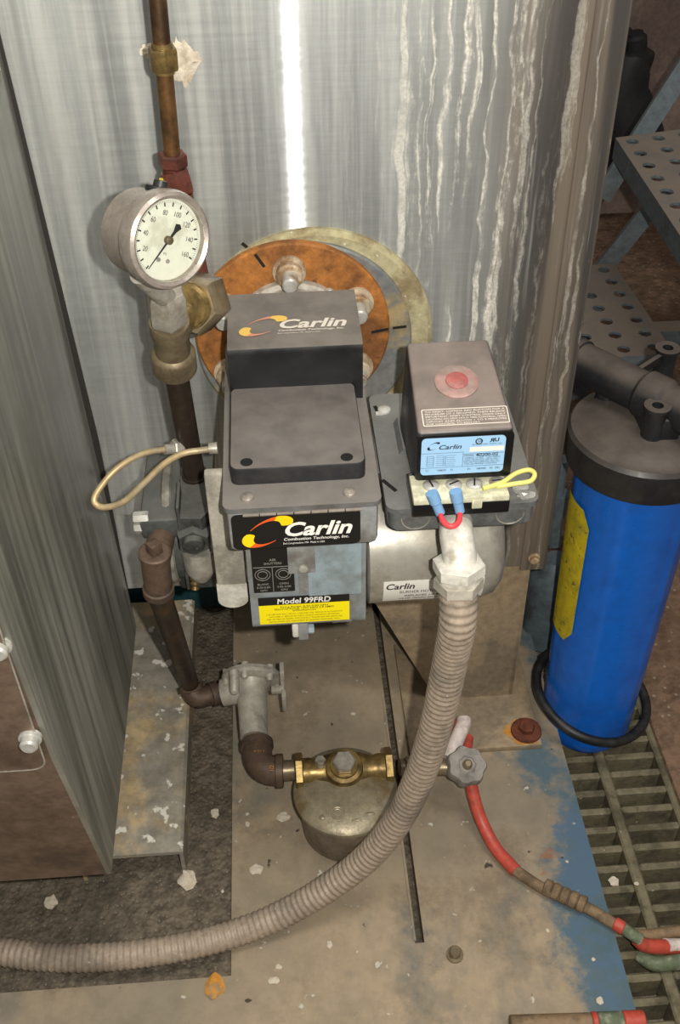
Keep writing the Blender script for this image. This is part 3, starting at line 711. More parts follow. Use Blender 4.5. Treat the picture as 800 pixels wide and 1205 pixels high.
# junction box beside the lid
JX0, JX1, JY0, JY1, JZ0, JZ1 = .0655, .1715, .5535, .692, .503, .526
mb = MB(); rr = rrect(JX0+.002, JY0+.001, JX1-.002, JY1-.001, .008)
mb.loops([[V((x, y, JZ0)) for x, y in rrect(JX0+.004, JY0+.003, JX1-.004, JY1-.003, .008)], [V((x, y, JZ0+.003)) for x, y in rr], [V((x, y, JZ1-.004)) for x, y in rr]])
jb = obj('junction_box', mb, M['zinc'], bur)
for uu in (.086, .152):
    mb = MB(); mb.torus((uu, JY0+.0012, .5155), (0, -1, 0), .0098, .0005, 28, 6, math.radians(180), math.radians(360))
    obj('knockout', mb, M['hexsteel'], jb)
mb = MB(); rr = rrect(JX0, JY0-.001, JX1, JY1, .007); mb.prism([V((x, y, JZ1-.004)) for x, y in rr], (0, 0, .004))
jl = obj('box_cover', mb, M['jboxlid'], bur)
mb = MB(); p = P(452, 483, z=JZ1); mb.lathe(p+V((0, 0, 0)), (0, 0, 1), [(0, .0052), (.0015, .005), (.0024, .003)], 16); mb.bb(p+V((-.007, -.006, 0)), p+V((-.001, -.003, .0015))); obj('screw', mb, M['bolt'], jl)
for (ax, ay, bx, by) in ((450, 565, 466, 578), (441, 478, 446, 488)):
    p, q = P(ax, ay, z=JZ1), P(bx, by, z=JZ1); d = (q-p).normalized(); n = V((-d.y, d.x, 0))*.0014
    mb = MB(); mb.prism([p+n, q+n, q-n, p-n], (0, 0, .0004)); obj('slot', mb, M['hole'], jl)
p, q = P(471, 535, z=JZ1), P(478, 497, z=JZ1)
mb = MB(); mb.prism([V((p.x-.001, p.y, JZ1)), V((p.x+.006, p.y, JZ1)), V((p.x+.006, p.y, JZ1+.006)), V((p.x+.002, p.y, JZ1+.005))], (0, q.y-p.y, 0)); obj('cover_rib', mb, M['jboxlid'], jl)
mb = MB(); p = P(612, 575, z=JZ1); mb.lathe(p, (0, 0, 1), [(0, .006), (.002, .0058), (.003, .004)], 16); mb.blob(p+V((.002, -.008, .001)), (.006, .004, .003), .3, 2, 5); obj('screw', mb, M['bolt'], jl)

# ------------------------------------------------------------------ control module
ctl = thing('burner_control', (.118, .6, JZ1), 'boxy dark burner control module with blue label and red button', 'control module')
fyc = .5605
fx0, fx1 = P(489, 540, y=fyc).x, P(603, 535, y=fyc).x
zc0, zc1 = P(545, 562, y=fyc).z, P(545, 508, y=fyc).z
zr = .603; rr0, rr1 = P(478, 402, z=zr), P(574, 397, z=zr); ry = rr0.y
mb = MB()
A = [V((fx0, fyc, zc0)), V((fx1, fyc, zc0)), V((fx1-.0005, fyc+.001, zc1)), V((fx0+.0005, fyc+.001, zc1))]
B = [V((rr0.x-.003, ry+.004, zc0-.02)), V((rr1.x+.003, ry+.004, zc0-.02)), V((rr1.x, ry, zr)), V((rr0.x, ry, zr))]
A2 = [V((fx0, fyc, zc0)), V((fx1, fyc, zc0)), A[2], A[3]]
mb.loops([A2, B])
bmesh.ops.bevel(mb.bm, geom=mb.bm.edges[:], offset=.003, segments=3, profile=.5, affect='EDGES')
cb = obj('housing', mb, M['ctrl'], ctl)
mb = MB(); mb.bb((rr0.x-.001, fyc+.008, JZ1), (rr1.x+.002, ry+.001, zc0+.01), r=.002); obj('skirt', mb, M['ctrl'], ctl)
# front bezel and its label
vup = (A[3]-A[0]).normalized(); mpf = plane_map((0, fyc-.0006, 0), (1, 0, 0), (0, 0, 1))
bz = obj('front_bezel', plate(plane_map((0, fyc+.0008, 0), (1, 0, 0), (0, 0, 1)), rrect(fx0+.0004, zc0+.0004, fx1-.0004, zc1-.0015, .003), (0, -1, 0), .0018), M['gloss'], ctl)
mpb = plane_map((0, fyc-.0010, 0), (1, 0, 0), (0, 0, 1))
l0, l1 = P(494, 558, y=fyc), P(595, 514, y=fyc)
bl = obj('rating_label', plate(mpb, rrect(l0.x, l0.z, l1.x, zc1-.0035, .003), (0, -1, 0), .0005), M['bluelabel'], ctl)
mpt = plane_map((l0.x, fyc-.0018, l0.z), (1, 0, 0), (0, 0, 1)); LW = l1.x-l0.x; LH = zc1-.0035-l0.z
crescent(mpt, bl, (LW*.145, LH*.80), .0034, 172, 40, .0014, 1, M['blackprint'], M['blackprint']); crescent(mpt, bl, (LW*.145, LH*.80), .0034, 322, 190, .0014, 1, M['blackprint'], M['blackprint'])
text('lettering', 'Carlin', mpt, LW*.21, LH*.705, .0036, M['blackprint'], bl, w=.0150, shear=.25, bold=.015)
mb = MB()
def ubox(u0, v0, u1, v1): mb.poly([mpt(u0, v0), mpt(u1, v0), mpt(u1, v1), mpt(u0, v1)])
ubox(0, LH*.20, LW, LH*.208); ubox(0, LH*.60, LW*.5, LH*.608); ubox(LW*.5, LH*.20, LW*.504, LH*.608); ubox(LW*.5, LH*.54, LW, LH*.548)
rn = random.Random(4)
for r_ in range(6):
    v = LH*(.25+.055*r_); ubox(LW*.07, v, LW*.15, v+.0002); ubox(LW*.18, v+.0004, LW*.27, v+.0006); ubox(LW*.29, v, LW*(.40+.05*rn.random()), v+.0002)
for u in (.07, .15, .27, .29): ubox(LW*u, LH*.25, LW*u+.0002, LH*.53)
obj('wiring_diagram', mb, M['blackprint'], bl, flat=True)
text('lettering', 'MODEL', mpt, LW*.52, LH*.475, .0016, M['blackprint'], bl, w=.0065)
text('lettering', '40200-02', mpt, LW*.655, LH*.465, .0026, M['blackprint'], bl, w=.0150, bold=.02)
for i, s_ in enumerate(('TIMING 15 SEC   120V 60HZ', 'LOAD 10A MOTOR 120V 5A IGN', 'FOR USE WITH APPROVED CAD CELL', 'TYPE OIL PRIMARY CONTROL')): text('lettering', s_, mpt, LW*.52, LH*(.41-.055*i), .0012, M['blackprint'], bl, w=LW*(.43-.03*(i % 2)))
mb = MB(); mb.mi = 0; ubox(LW*.575, LH*.60, LW*.985, LH*.73); obj('blank_patch', mb, M['whitelabel'], bl, flat=True)
text('lettering', 'LR 00000 IND. CONT. EQ.', mpt, LW*.60, LH*.78, .0010, M['blackprint'], bl, w=LW*.36)
mb = MB(); mb.torus(mpt(LW*.68, LH*.88), (0, -1, 0), .0021, .0004, 20, 4); obj('approval_mark', mb, M['blackprint'], bl, flat=True)
text('lettering', 'SA', mpt, LW*.665, LH*.855, .0018, M['blackprint'], bl, w=.0028)
text('lettering', 'R', lambda u, v: mpt(2*LW*.83-u, v), LW*.80, LH*.845, .0030, M['blackprint'], bl, w=.0032, bold=.03)
text('lettering', 'U', mpt, LW*.865, LH*.855, .0030, M['blackprint'], bl, w=.0030, bold=.03)
for u, s_ in ((.06, 'T1'), (.20, 'THERMOSTAT'), (.36, 'T2'), (.57, 'F1'), (.68, 'FLAME SENSOR'), (.84, 'F2'), (.90, 'CELL')): text('lettering', s_, mpt, LW*u, LH*.10, .0014, M['blackprint'], bl, w=LW*(.03 if len(s_) == 2 else .11 if len(s_) > 4 else .06), bold=.01)
# reset button on the sloping top and the instruction panel
tn = ((B[3]-A[3]).cross(A[2]-A[3])).normalized(); tn = tn if tn.z > 0 else -tn
tv = (B[3]-A[3]); tv = V((0, tv.y, tv.z)).normalized(); to = (A[2]+A[3])/2
mpk = plane_map(to + tn*.0003, (1, 0, 0), tv)
def topat(px, py):
    d = ray(px, py); t = (to-CAM).dot(tn)/d.dot(tn); return CAM+d*t
pb = topat(537, 450)
mb = MB(); mb.lathe(pb, tn, [(-.001, .0152), (.0012, .0150), (.0018, .0135), (.0018, .0085)], 40); mb.mi = 1; mb.lathe(pb, tn, [(.001, .0080), (.0026, .0076), (.0034, .005), (.0036, .001)], 32)
obj('reset_button', mb, [M['resetrim'], M['reset']], ctl)
p0, p1 = topat(496, 500), topat(601, 480)
ux0, ux1 = p0.x-to.x+.001, p1.x-to.x-.0025; vy0, vy1 = (topat(548, 500)-to).dot(tv), (topat(548, 480)-to).dot(tv)
mb = MB(); t1 = rrect(ux0, vy0, ux1, vy1, .0012); t2 = rrect(ux0+.0007, vy0+.0007, ux1-.0007, vy1-.0007, .0008)
r1 = [mb.bm.verts.new(mpk(*q)) for q in t1]; r2 = [mb.bm.verts.new(mpk(*q)) for q in t2]
for i in range(len(r1)): mb.face([r1[i], r1[(i+1) % len(r1)], r2[(i+1) % len(r1)], r2[i]])
ip = obj('instruction_panel', mb, M['fadedprint'], ctl, flat=True)
lines = ['TO RESET: DEPRESS RED BUTTON FOR A', 'MAXIMUM OF 2 SECONDS, THEN RELEASE', 'IMPORTANT: RESET CONTROL ONCE ONLY', 'CAUTION: DO NOT HOLD TIME CONTROL, OPEN', 'CIRCUIT AND ALLOW 1 TO 2 MINUTES', 'FOR CONTROL TO RESTART']
for i, s_ in enumerate(lines): text('lettering', s_, mpk, ux0+.0022, vy1-(vy1-vy0)*(.20+.145*i), (vy1-vy0)*.085, M['fadedprint'], ip, w=(ux1-ux0)*(.93 if i < 5 else .62), bold=.01)
# terminal base below the face
ty0 = .5445; tz = .5395
tx0, tx1 = P(486, 590, y=ty0).x, P(601, 585, y=ty0).x
mb = MB(); mb.bb((tx0, ty0, P(545, 606, y=ty0).z), (tx1, fyc+.02, tz-.004), r=.0012); tb = obj('terminal_base', mb, M['gloss'], ctl)
mb = MB(); mb.bb((tx0+.0005, ty0+.0005, tz-.005), (tx1-.0005, fyc+.012, tz), r=.001); mb.bb((tx0+.040, ty0-.0008, tz-.009), (tx0+.047, ty0+.002, tz-.002), r=.0005); cbk = obj('terminal_block', mb, M['cream'], ctl)
scr = []
for px, py in ((507, 572), (534, 571), (558, 570), (585, 568)):
    p = P(px, py, z=tz); scr.append(p); mb = MB(); mb.lathe(p, (0, 0, 1), [(-.001, .0058), (.0012, .0056), (.0022, .0035)], 18); mb.mi = 1
    mb.box(p+V((0, 0, .0021)), (.0075, .0011, .0008), Matrix.Rotation(.5+px*.3, 3, 'Z')); obj('terminal_screw', mb, [M['bolt'], M['hole']], cbk)
# jumper wire and looped lead
jw = thing('jumper_wire', (.1, ty0, .52), 'short red jumper wire with two blue crimp terminals below control label', 'wire')
e1, e2 = P(518, 604, y=ty0-.004), P(541, 602, y=ty0-.004)
mb = MB(); mb.tube([e1, P(520, 611, y=.532), P(526, 618, y=.5265), P(534, 619, y=.5255), P(540, 613, y=.530), e2], .0019, 10, 6); obj('red_lead', mb, M['redwire'], jw)
for s_, e in ((P(508, 580, y=ty0-.002), e1), (P(536, 578, y=ty0-.002), e2)):
    mb = MB(); d = (e-s_); mb.tube([s_, s_+d*.45, s_+d*.5, e], lambda t: .0042 if t < .4 else .0034, 12); obj('crimp_terminal', mb, M['bluecrimp'], jw)
yw = MB(); zw = tz+.004
yw.tube([P(568, 575, z=zw), P(590, 568, z=zw+.001), P(607, 557, z=zw+.003), P(622, 553, z=zw+.004), P(629, 558, z=zw+.004), P(624, 566, z=zw+.002), P(608, 569, z=zw+.001), P(588, 572, z=zw-.0005), P(584, 572, z=tz+.0025)], .0017, 10, 6)
tag(obj('yellow_wire', yw, M['yellowwire']), 'looped yellow wire at right end of cream terminal block', 'wire')
# ------------------------------------------------------------------ conduit and its elbow
cn = thing('conduit_connector', (.126, .53, .45), 'white painted conduit elbow with hexagonal nuts under control module', 'connector')
e0 = P(536, 614, y=.556); e1 = P(537, 630, y=.538); e2 = P(540, 650, y=.528); e3 = P(541, 668, y=.522); e4 = P(540, 690, y=.519)
mb = MB(); mb.tube([e0, e1, e2, e3], .0117, 24, 6); obj('elbow', mb, M['paintwhite'], cn)
ax = (e4-e3).normalized(); ax = V((0.02, -.15, -1)).normalized()
n0 = P(540, 660, y=.523)
mb = MB(); mb.hexn(n0, n0+ax*.010, .0182, turn=.35); mb.lathe(n0+ax*.009, ax, [(0, .0140), (.005, .0140)], 24); obj('compression_nut', mb, M['paintwhite'], cn)
mb = MB(); n1 = n0+ax*.0135; mb.hexn(n1, n1+ax*.010, .0172, turn=.1); obj('lock_nut', mb, M['castgrey'], cn)
c0 = n1+ax*.0095
path = [c0, c0+ax*.03, P(529, 780, z=.393), P(515, 845, z=.318), P(495, 910, z=.234), P(468, 965, z=.158), P(431, 1010, z=.098), P(378, 1050, z=.052), P(310, 1086, z=.022), P(235, 1110, z=.0155), P(150, 1124, z=.0145), P(70, 1127, z=.0145), P(-10, 1118, z=.0145), P(-120, 1098, z=.0145)]
pts = smooth(path, 60)
L = [0]
for a, b in zip(pts, pts[1:]): L.append(L[-1]+(b-a).length)
nrib = round(L[-1]/.0064); pitch = L[-1]/nrib; n = nrib*6; samp = []; k = 0
for i in range(n+1):
    s = L[-1]*i/n
    while k < len(L)-2 and L[k+1] < s: k += 1
    samp.append(pts[k].lerp(pts[k+1], min(1, (s-L[k])/max(L[k+1]-L[k], 1e-9))))
mb = MB(); mb.tube(samp, lambda t: .01315+.0006*math.cos(2*math.pi*t*L[-1]/pitch), 20)
tag(obj('flexible_conduit', mb, M['conduit'], sharp=80), 'dusty grey ribbed flexible conduit sweeping down across the base plate', 'conduit')

# ------------------------------------------------------------------ pressure gauge
gc = P(196, 282, y=.60)
tc = (CAM-gc).normalized()
gn = (tc*math.cos(math.radians(42)) + (R_*.955-U_*.30).normalized()*math.sin(math.radians(42))).normalized()
gup = (U_*1. - R_*.02); gup = (gup - gn*gup.dot(gn)).normalized(); gx = gup.cross(gn)
GR = .0285
ga = thing('pressure_gauge', gc-gn*.02, 'round steel pressure gauge with white dial and black needle', 'gauge')
mb = MB(); mb.lathe(gc-gn*.034, gn, [(0, .018), (0, GR-.005), (.003, GR-.0025), (.026, GR-.0018), (.027, GR+.0005), (.034, GR+.0012), (.0385, GR+.0002), (.040, GR-.0018), (.0385, GR-.0038), (.035, GR-.0044)], 72, cap1=False); obj('case', mb, M['steel'], ga)
dr = GR-.0046
mb = MB(); mb.lathe(gc, gn, [(-.004, dr+.001), (.0005, dr+.001)], 64); dial = obj('dial', mb, M['dial'], ga)
mg = lambda a, r, off=.0009: gc + gn*off + (gx*math.sin(a)+gup*math.cos(a))*r
A0, A1 = math.radians(-150), math.radians(112)
def tick(mb, a, r0, r1, w_):
    d = gx*math.cos(a)-gup*math.sin(a); p, q = mg(a, r0), mg(a, r1); mb.poly([p-d*w_, p+d*w_, q+d*w_, q-d*w_])
mb = MB()
for i in range(81): tick(mb, A0+(A1-A0)*i/80, dr*.905, dr*.97, .00009)
for i in range(17): tick(mb, A0+(A1-A0)*i/16, dr*.82, dr*.92, .00045)
obj('scale_marks', mb, M['blackprint'], dial, flat=True)
mpg = plane_map(gc+gn*.0009, gx, gup)
for i, s_ in enumerate(('20', '40', '60', '80', '100', '120', '140', '160')):
    a = A0+(A1-A0)*(i+1)/8; text('lettering', s_, mpg, math.sin(a)*dr*.68, math.cos(a)*dr*.68-.0016, .0031, M['blackprint'], dial, w=.0015*len(s_)+.0003, align='C')
text('lettering', 'PSI', mpg, .0003, -dr*.38, .0015, M['blackprint'], dial, align='C')
mb = MB()
for s_ in (-1, 1): mb.lathe(gc + gx*.0034*s_ - gup*dr*.52, gn, [(.0006, .0014), (.0012, .0013)], 12)
obj('dial_rivet', mb, M['knob'], dial)
mb = MB(); na = A0-.02; d = gx*math.cos(na)-gup*math.sin(na)
mb.prism([mg(na, dr*.9, .0022)+d*.0001, mg(na, 0, .0022)+d*.0006, mg(na+math.pi, dr*.26, .0022)+d*.0009, mg(na+math.pi, dr*.44, .0022)+d*.0024, mg(na+math.pi, dr*.50, .0022), mg(na+math.pi, dr*.44, .0022)-d*.0024, mg(na+math.pi, dr*.26, .0022)-d*.0009, mg(na, 0, .0022)-d*.0006, mg(na, dr*.9, .0022)-d*.0001], gn*.0005)
obj('needle', mb, M['marker'], ga)
mb = MB(); mb.lathe(gc, gn, [(.001, .0026), (.0038, .0025), (.0042, .0018)], 20); obj('needle_hub', mb, M['brassdirt'], ga)
mb = MB(); mb.lathe(gc, gn, [(.0048, GR-.0043), (.0052, GR-.0043)], 56); obj('glass', mb, M['glass'], ga)
pg = gc - gn*.017 + gup*(GR-.002)
mb = MB(); mb.lathe(pg, gup, [(-.001, .0085), (.0018, .0085), (.0022, .0045), (.0058, .0042), (.0062, .003)], 20); vpx = obj('vent_plug', mb, M['rubber'], ga)
mb = MB(); mb.bb(pg+gup*.0056+V((-.0006, -.002, -.0005)), pg+gup*.0062+V((.0014, .0, .0008))); mb.bb(pg+gup*.006+V((-.001, -.0005, 0)), pg+gup*.0065+V((.0008, .001, .0006))); obj('plug_mark', mb, M['yellowstick'], vpx)
# stem and brass fittings below it
pt = P(203, 400, y=.655)       # tee
mb = MB()
ts = gc - gn*.020 - gup*(GR-.004); te = P(197, 352, y=.63)
mb.tube([ts, te], .007, 16); obj('stem', mb, M['hexsteel'], ga)
mb = MB(); h0 = P(195, 342, y=.632); h1 = P(198, 378, y=.640); mb.hexn(h0, h1, .0135, turn=.3); obj('stem_hex', mb, M['hexsteel'], ga)

tee = thing('brass_tee', P(205, 430, y=.655), 'brass tee fitting with large hexagonal bushing under the gauge', 'fitting')
mb = MB(); a, b = P(199, 378, y=.645), P(206, 434, y=.66)
ax = (b-a).normalized(); Lb = (b-a).length
mb.lathe(a, ax, [(0, .0138), (.010, .0142), (.014, .0126), (Lb*.60, .0126), (Lb*.64, .0152), (Lb*.68, .0160), (Lb*.97, .0160), (Lb, .013)], 28); obj('tee_body', mb, M['brassdirt'], tee)
mb = MB(); a, b = P(206, 386, y=.655), P(229, 356, y=.675)
mb.tube([a, b], .0105, 20); obj('branch', mb, M['brass'], tee)
mb = MB(); a = P(222, 360, y=.668); b = P(240, 352, y=.70)
mb.hexn(a, b, .0225, turn=.2); mb.mi = 1; d = (a-b).normalized(); mb.lathe(a+d*.0, d, [(-.001, .0165), (.004, .0160), (.006, .014)], 28); obj('hex_bushing', mb, [M['brassdirt'], M['brass']], tee)

# upper bronze line
up = thing('bronze_oil_line', P(236, 350, y=.71), 'upright bronze oil line with brass coupling in front of boiler', 'pipe')
yl0 = .715
tp = P(180, -60, y=yl0); dn = P(203, 186, y=yl0)
mb = MB(); mb.cyl(tp, dn, .0057, 20); obj('pipe', mb, M['bronze'], up)
d = (dn-tp).normalized()
def along(py):      # point on the line's axis at image row py
    t = (py+60)/(246.); return P(180+(203-180)*t, py, y=yl0)
mb = MB(); mb.hexn(along(56), along(82), .0098, turn=.3, ch=.05); mb.cyl(along(50), along(57), .0068, 18); mb.cyl(along(82), along(86), .0068, 18); obj('coupling', mb, M['brass'], up)
mb = MB(); mb.hexn(along(180), along(196), .0102, turn=.2); mb.cyl(along(195), along(202), .0078, 18); obj('flare_nut', mb, M['redbrown'], up)
mb = MB(); e = P(212, 228, y=.712); mb.hexn(along(201), e, .0112, turn=.4, ch=.06); mb.tube([e, P(222, 280, y=.711), P(234, 335, y=.708), P(237, 352, y=.703)], .0088, 18, 4); obj('adapter', mb, M['redbrown'], up)

# lower black pipe into the pump
a, b = P(206, 432, y=.66), P(229, 560, y=.69)
mb = MB(); mb.cyl(a, b, .0088, 20); mb.cyl(b+(b-a).normalized()*-.004, b+(b-a).normalized()*.004, .0105, 20)
tag(obj('pump_pipe', mb, M['blackpipe']), 'short dark iron pipe between brass tee and fuel pump', 'pipe')

# ------------------------------------------------------------------ fuel pump
pz = P(229, 562, y=.69).z
pu = thing('fuel_pump', (-.1, .67, .36), 'grimy grey cast iron fuel pump beside the oil burner', 'pump')
x0, x1 = P(163, 600, y=.65).x, P(249, 600, y=.65).x
yfp = P(205, 612, z=pz-.002).y
mb = MB(); xm = P(210, 600, y=.65).x
mb.bb((x0, yfp, pz-.022), (xm, .735, pz-.002), r=.004); obj('cover', mb, M['pump'], pu)
mb = MB(); uv = [(xm, yfp-.002), (x1-.008, yfp-.004), (x1, yfp+.008), (x1, .735), (xm, .735)]
mb.prism([V((u, v, pz-.012)) for u, v in uv], (0, 0, .013)); obj('top_plate', mb, M['pump'], pu)
mb = MB(); cy = yfp+.045; mb.lathe((x0+.004, cy, pz-.048), (1, 0, 0), [(0, .038), (.004, .044), (.03, .044), (.031, .036), (x1-x0, .036)], 40); obj('body', mb, M['pump'], pu)
mb = MB(); mb.torus((x0+.020, cy, pz-.044), (1, 0, 0), .047, .004, 40, 8); obj('cover_flange', mb, M['pumptan'], pu)
for px, py in ((166, 609), (167, 620)):
    p = P(px, py, y=yfp+.006); mb = MB(); mb.hexn(p+V((-.006, 0, 0)), p+V((.006, 0, 0)), .005); obj('cover_bolt', mb, M['bolt'], pu)
p = P(228, 634, y=yfp-.004)
mb = MB(); mb.hexn(p+V((0, .03, 0)), p+V((0, -.004, -.002)), .0145, turn=.5); mb.lathe(p, (0, -.9, -.2), [(.003, .009), (.008, .0088), (.009, .0065)], 20); obj('nozzle_port', mb, M['pump'], pu)
p = P(236, 668, y=yfp+.004); mb = MB(); mb.lathe(p+V((0, 0, .022)), (0, -.1, -1), [(0, .014), (.02, .013), (.028, .009), (.032, .006)], 20); obj('valve_body', mb, M['pumptan'], pu)
mb = MB(); q = P(229, 677, y=yfp); mb.lathe(q, (-.05, -.4, -1), [(0, .0036), (.003, .0042), (.005, .0028), (.007, .0042), (.009, .0028), (.012, .0036), (.013, .002)], 14); obj('bleeder', mb, M['brass'], pu)
mb = MB(); a, b = P(208, 600, y=yfp-.004), P(222, 690, y=yfp+.002); mb.bb((a.x-.001, yfp-.002, b.z), (a.x+.0012, yfp+.03, a.z)); mb.bb((x0+.02, yfp+.02, pz-.10), (x1+.004, .72, pz-.04), r=.006); obj('mount_web', mb, M['pump'], pu)
mb = MB(); mb.bb((x1-.004, .64, pz-.06), (.0-.033, .70, pz-.02), r=.003); obj('shaft_neck', mb, M['castgrey'], pu)

# loop of yellowed tube
lt = thing('bypass_tube', (-.11, .66, .47), 'thin yellowed tube bent in a loop left of the burner', 'tube')
mb = MB()
mb.tube([P(208, 528, y=.672), P(192, 529, y=.668), P(165, 535, y=.66), P(137, 552, y=.648), P(117, 575, y=.638), P(111, 590, y=.632), P(122, 597, y=.628), P(146, 590, y=.626), P(172, 566, y=.630), P(193, 546, y=.634), P(214, 534, y=.636), P(236, 530, y=.637), P(251, 528, y=.637)], .0025, 12, 8); obj('tube', mb, M['tubeplastic'], lt)
mb = MB(); a = P(193, 529, y=.668); mb.cyl(a, P(203, 528, y=.671), .0042, 14); mb.hexn(P(203, 527, y=.671), P(214, 526, y=.675), .0068); obj('end_fitting', mb, M['hexsteel'], lt)
mb = MB(); mb.cyl(P(246, 528, y=.637), P(256, 527, y=.637), .0044, 14); obj('end_fitting', mb, M['hexsteel'], lt)

# ------------------------------------------------------------------ pump outlet riser
ri = thing('plugged_iron_tee', P(186, 700, y=.62), 'rusty iron tee with square plug on top of black riser', 'fitting')
yt = .615
t0, t1 = P(182, 652, y=yt), P(187, 698, y=yt+.004)
ax = (t1-t0).normalized(); Lt = (t1-t0).length
mb = MB(); mb.lathe(t0, ax, [(0, .0075), (.0005, .0112), (.002, .0115), (Lt-.008, .0112), (Lt-.007, .0126), (Lt-.001, .0126), (Lt, .0105)], 28); mb.cyl(t0+ax*.012, t0+ax*.012+V((.006, .05, .008)), .0108, 20); obj('tee_body', mb, M['iron'], ri)
mb = MB(); mb.lathe(t0, -ax, [(-.001, .0126), (.002, .0126), (.003, .0112)], 24); mb.box(t0-ax*.007, (.0098, .0098, .011), Matrix.Rotation(.75, 3, 'Z'), .0012); obj('square_plug', mb, M['iron'], ri)
zf = .075
el1 = P(224, 806, z=zf+.012)
mb = MB(); mb.cyl(t1, el1, .0098, 20); tag(obj('iron_riser', mb, M['blackpipe']), 'black iron pipe slanting from rusty tee down to lower elbow', 'pipe')
def elbow(mb, a, c, b, r, rb):
    """a, b: mouths; c: corner; r: barrel radius, rb: bead radius"""
    a, b, c = V(a), V(b), V(c); da, db = (a-c), (b-c); pts = []
    k = min(da.length, db.length)*.85
    s, e = c+da.normalized()*k, c+db.normalized()*k
    for i in range(11):
        t = i/10; pts.append(s*(1-t)**2+c*2*t*(1-t)+e*t*t)
    mb.tube([a]+pts+[b], r, 22)
    mb.lathe(a, -da.normalized(), [(-.0005, r*.9), (0, rb), (.007, rb), (.008, r*.95)], 24); mb.lathe(b, -db.normalized(), [(-.0005, r*.9), (0, rb), (.007, rb), (.008, r*.95)], 24)
ec = P(228, 824, z=zf); ea = el1; eb = P(256, 815, z=zf)
mb = MB(); elbow(mb, ea, ec, eb, .0118, .0138); tag(obj('iron_elbow', mb, M['iron']), 'brown iron elbow at foot of the black riser', 'fitting')

# ------------------------------------------------------------------ diaphragm valve
vc = P(296, 812, z=zf+.004)
va = thing('diaphragm_valve', V((vc.x, vc.y, 0.05)), 'grey cast diaphragm valve between the two iron elbows', 'valve')
o2 = P(299, 868, z=zf-.008)
ax = (o2-vc).normalized(); vt = vc-ax*.010
mb = MB(); mb.lathe(vt, ax, [(0, .024), (.004, .022), (.012, .0175), (.02, .0165), ((o2-vt).length, .0150)], 28); mb.tube([P(262, 815, z=zf), vc+V((-.012, .002, 0))], .0155, 20); obj('valve_body', mb, M['castgrey'], va)
bn = (-ax + V((.06, .10, .12))).normalized(); bc = vt - ax*.001
mb = MB(); mb.lathe(bc, bn, [(-.004, .0265), (-.001, .0325), (.002, .0330), (.0024, .0318), (.0034, .0318), (.0038, .0330), (.0068, .0325), (.008, .027), (.013, .018), (.015, .008)], 40); bon = obj('bonnet', mb, M['castgrey'], va)
bx, by, _ = frame(bn)
for k in range(6):
    a = math.radians(60*k+20); q = bc+(bx*math.cos(a)+by*math.sin(a))*.0285
    mb = MB(); mb.lathe(q, -bn, [(-.0105, .0028), (-.010, .0042), (.006, .0042), (.0085, .003)], 12); obj('bonnet_screw', mb, M['castgrey'], bon)
p = P(276, 812, z=zf+.028); mb = MB(); mb.tube([p+V((0, .018, .012)), p+V((0, .004, .003)), p], .0056, 12); mb.blob(p, (.0058, .0058, .0058), 0, 2); obj('bolt_boss', mb, M['castgrey'], va)
p = P(334, 800, z=zf+.03)
mb = MB(); mb.bb(p+V((-.004, -.004, -.012)), p+V((.001, .012, .016)), r=.001); q = P(335, 824, z=zf+.012); mb.bb(q+V((-.003, -.006, -.012)), q+V((.002, .004, .014)), r=.001); mb.bb(q+V((-.014, .004, .006)), q+V((.0, .012, .012)), r=.001); obj('latch_bracket', mb, M['castgrey'], va)
nip = MB(); nip.cyl(P(254, 816, z=zf), P(266, 815, z=zf), .0105, 18); tag(obj('pipe_nipple', nip, M['brassdirt']), 'short threaded nipple between lower iron elbow and diaphragm valve', 'fitting')
nip = MB(); nip.cyl(o2-ax*.004, o2+ax*.012, .0118, 18); tag(obj('pipe_nipple', nip, M['brassdirt']), 'short brass nipple below the diaphragm valve outlet', 'fitting')

# second elbow, bigger, with cast letters
ea = P(302, 874, z=zf-.010); ec = P(305, 908, z=zf-.012); eb = P(333, 907, z=zf-.012)
el = thing('iron_elbow', (ec.x, ec.y, .03), 'large brown iron elbow with cast letters feeding the oil filter', 'fitting')
mb = MB(); elbow(mb, ea, ec, eb, .0155, .0178); obj('body', mb, M['iron'], el)
eo = P(303, 884, z=zf+.006)
text('raised_lettering', 'USA', plane_map(eo+V((0, 0, .0005)), (-1, .05, 0), (0, -.9, .5)), -.001, -.002, .0045, M['rustpaint'], el, align='C', bold=.01)
text('raised_lettering', '1/2', plane_map(P(322, 903, z=zf+.007), (0.1, 1, 0), (-1, 0, .3)), -.001, 0, .0045, M['rustpaint'], el, align='C', bold=.01)
nip = MB(); nip.cyl(eb+V((-.004, 0, 0)), P(349, 906, z=zf-.012), .0108, 18); tag(obj('pipe_nipple', nip, M['brassdirt']), 'rusty nipple joining lettered iron elbow to oil filter', 'fitting')

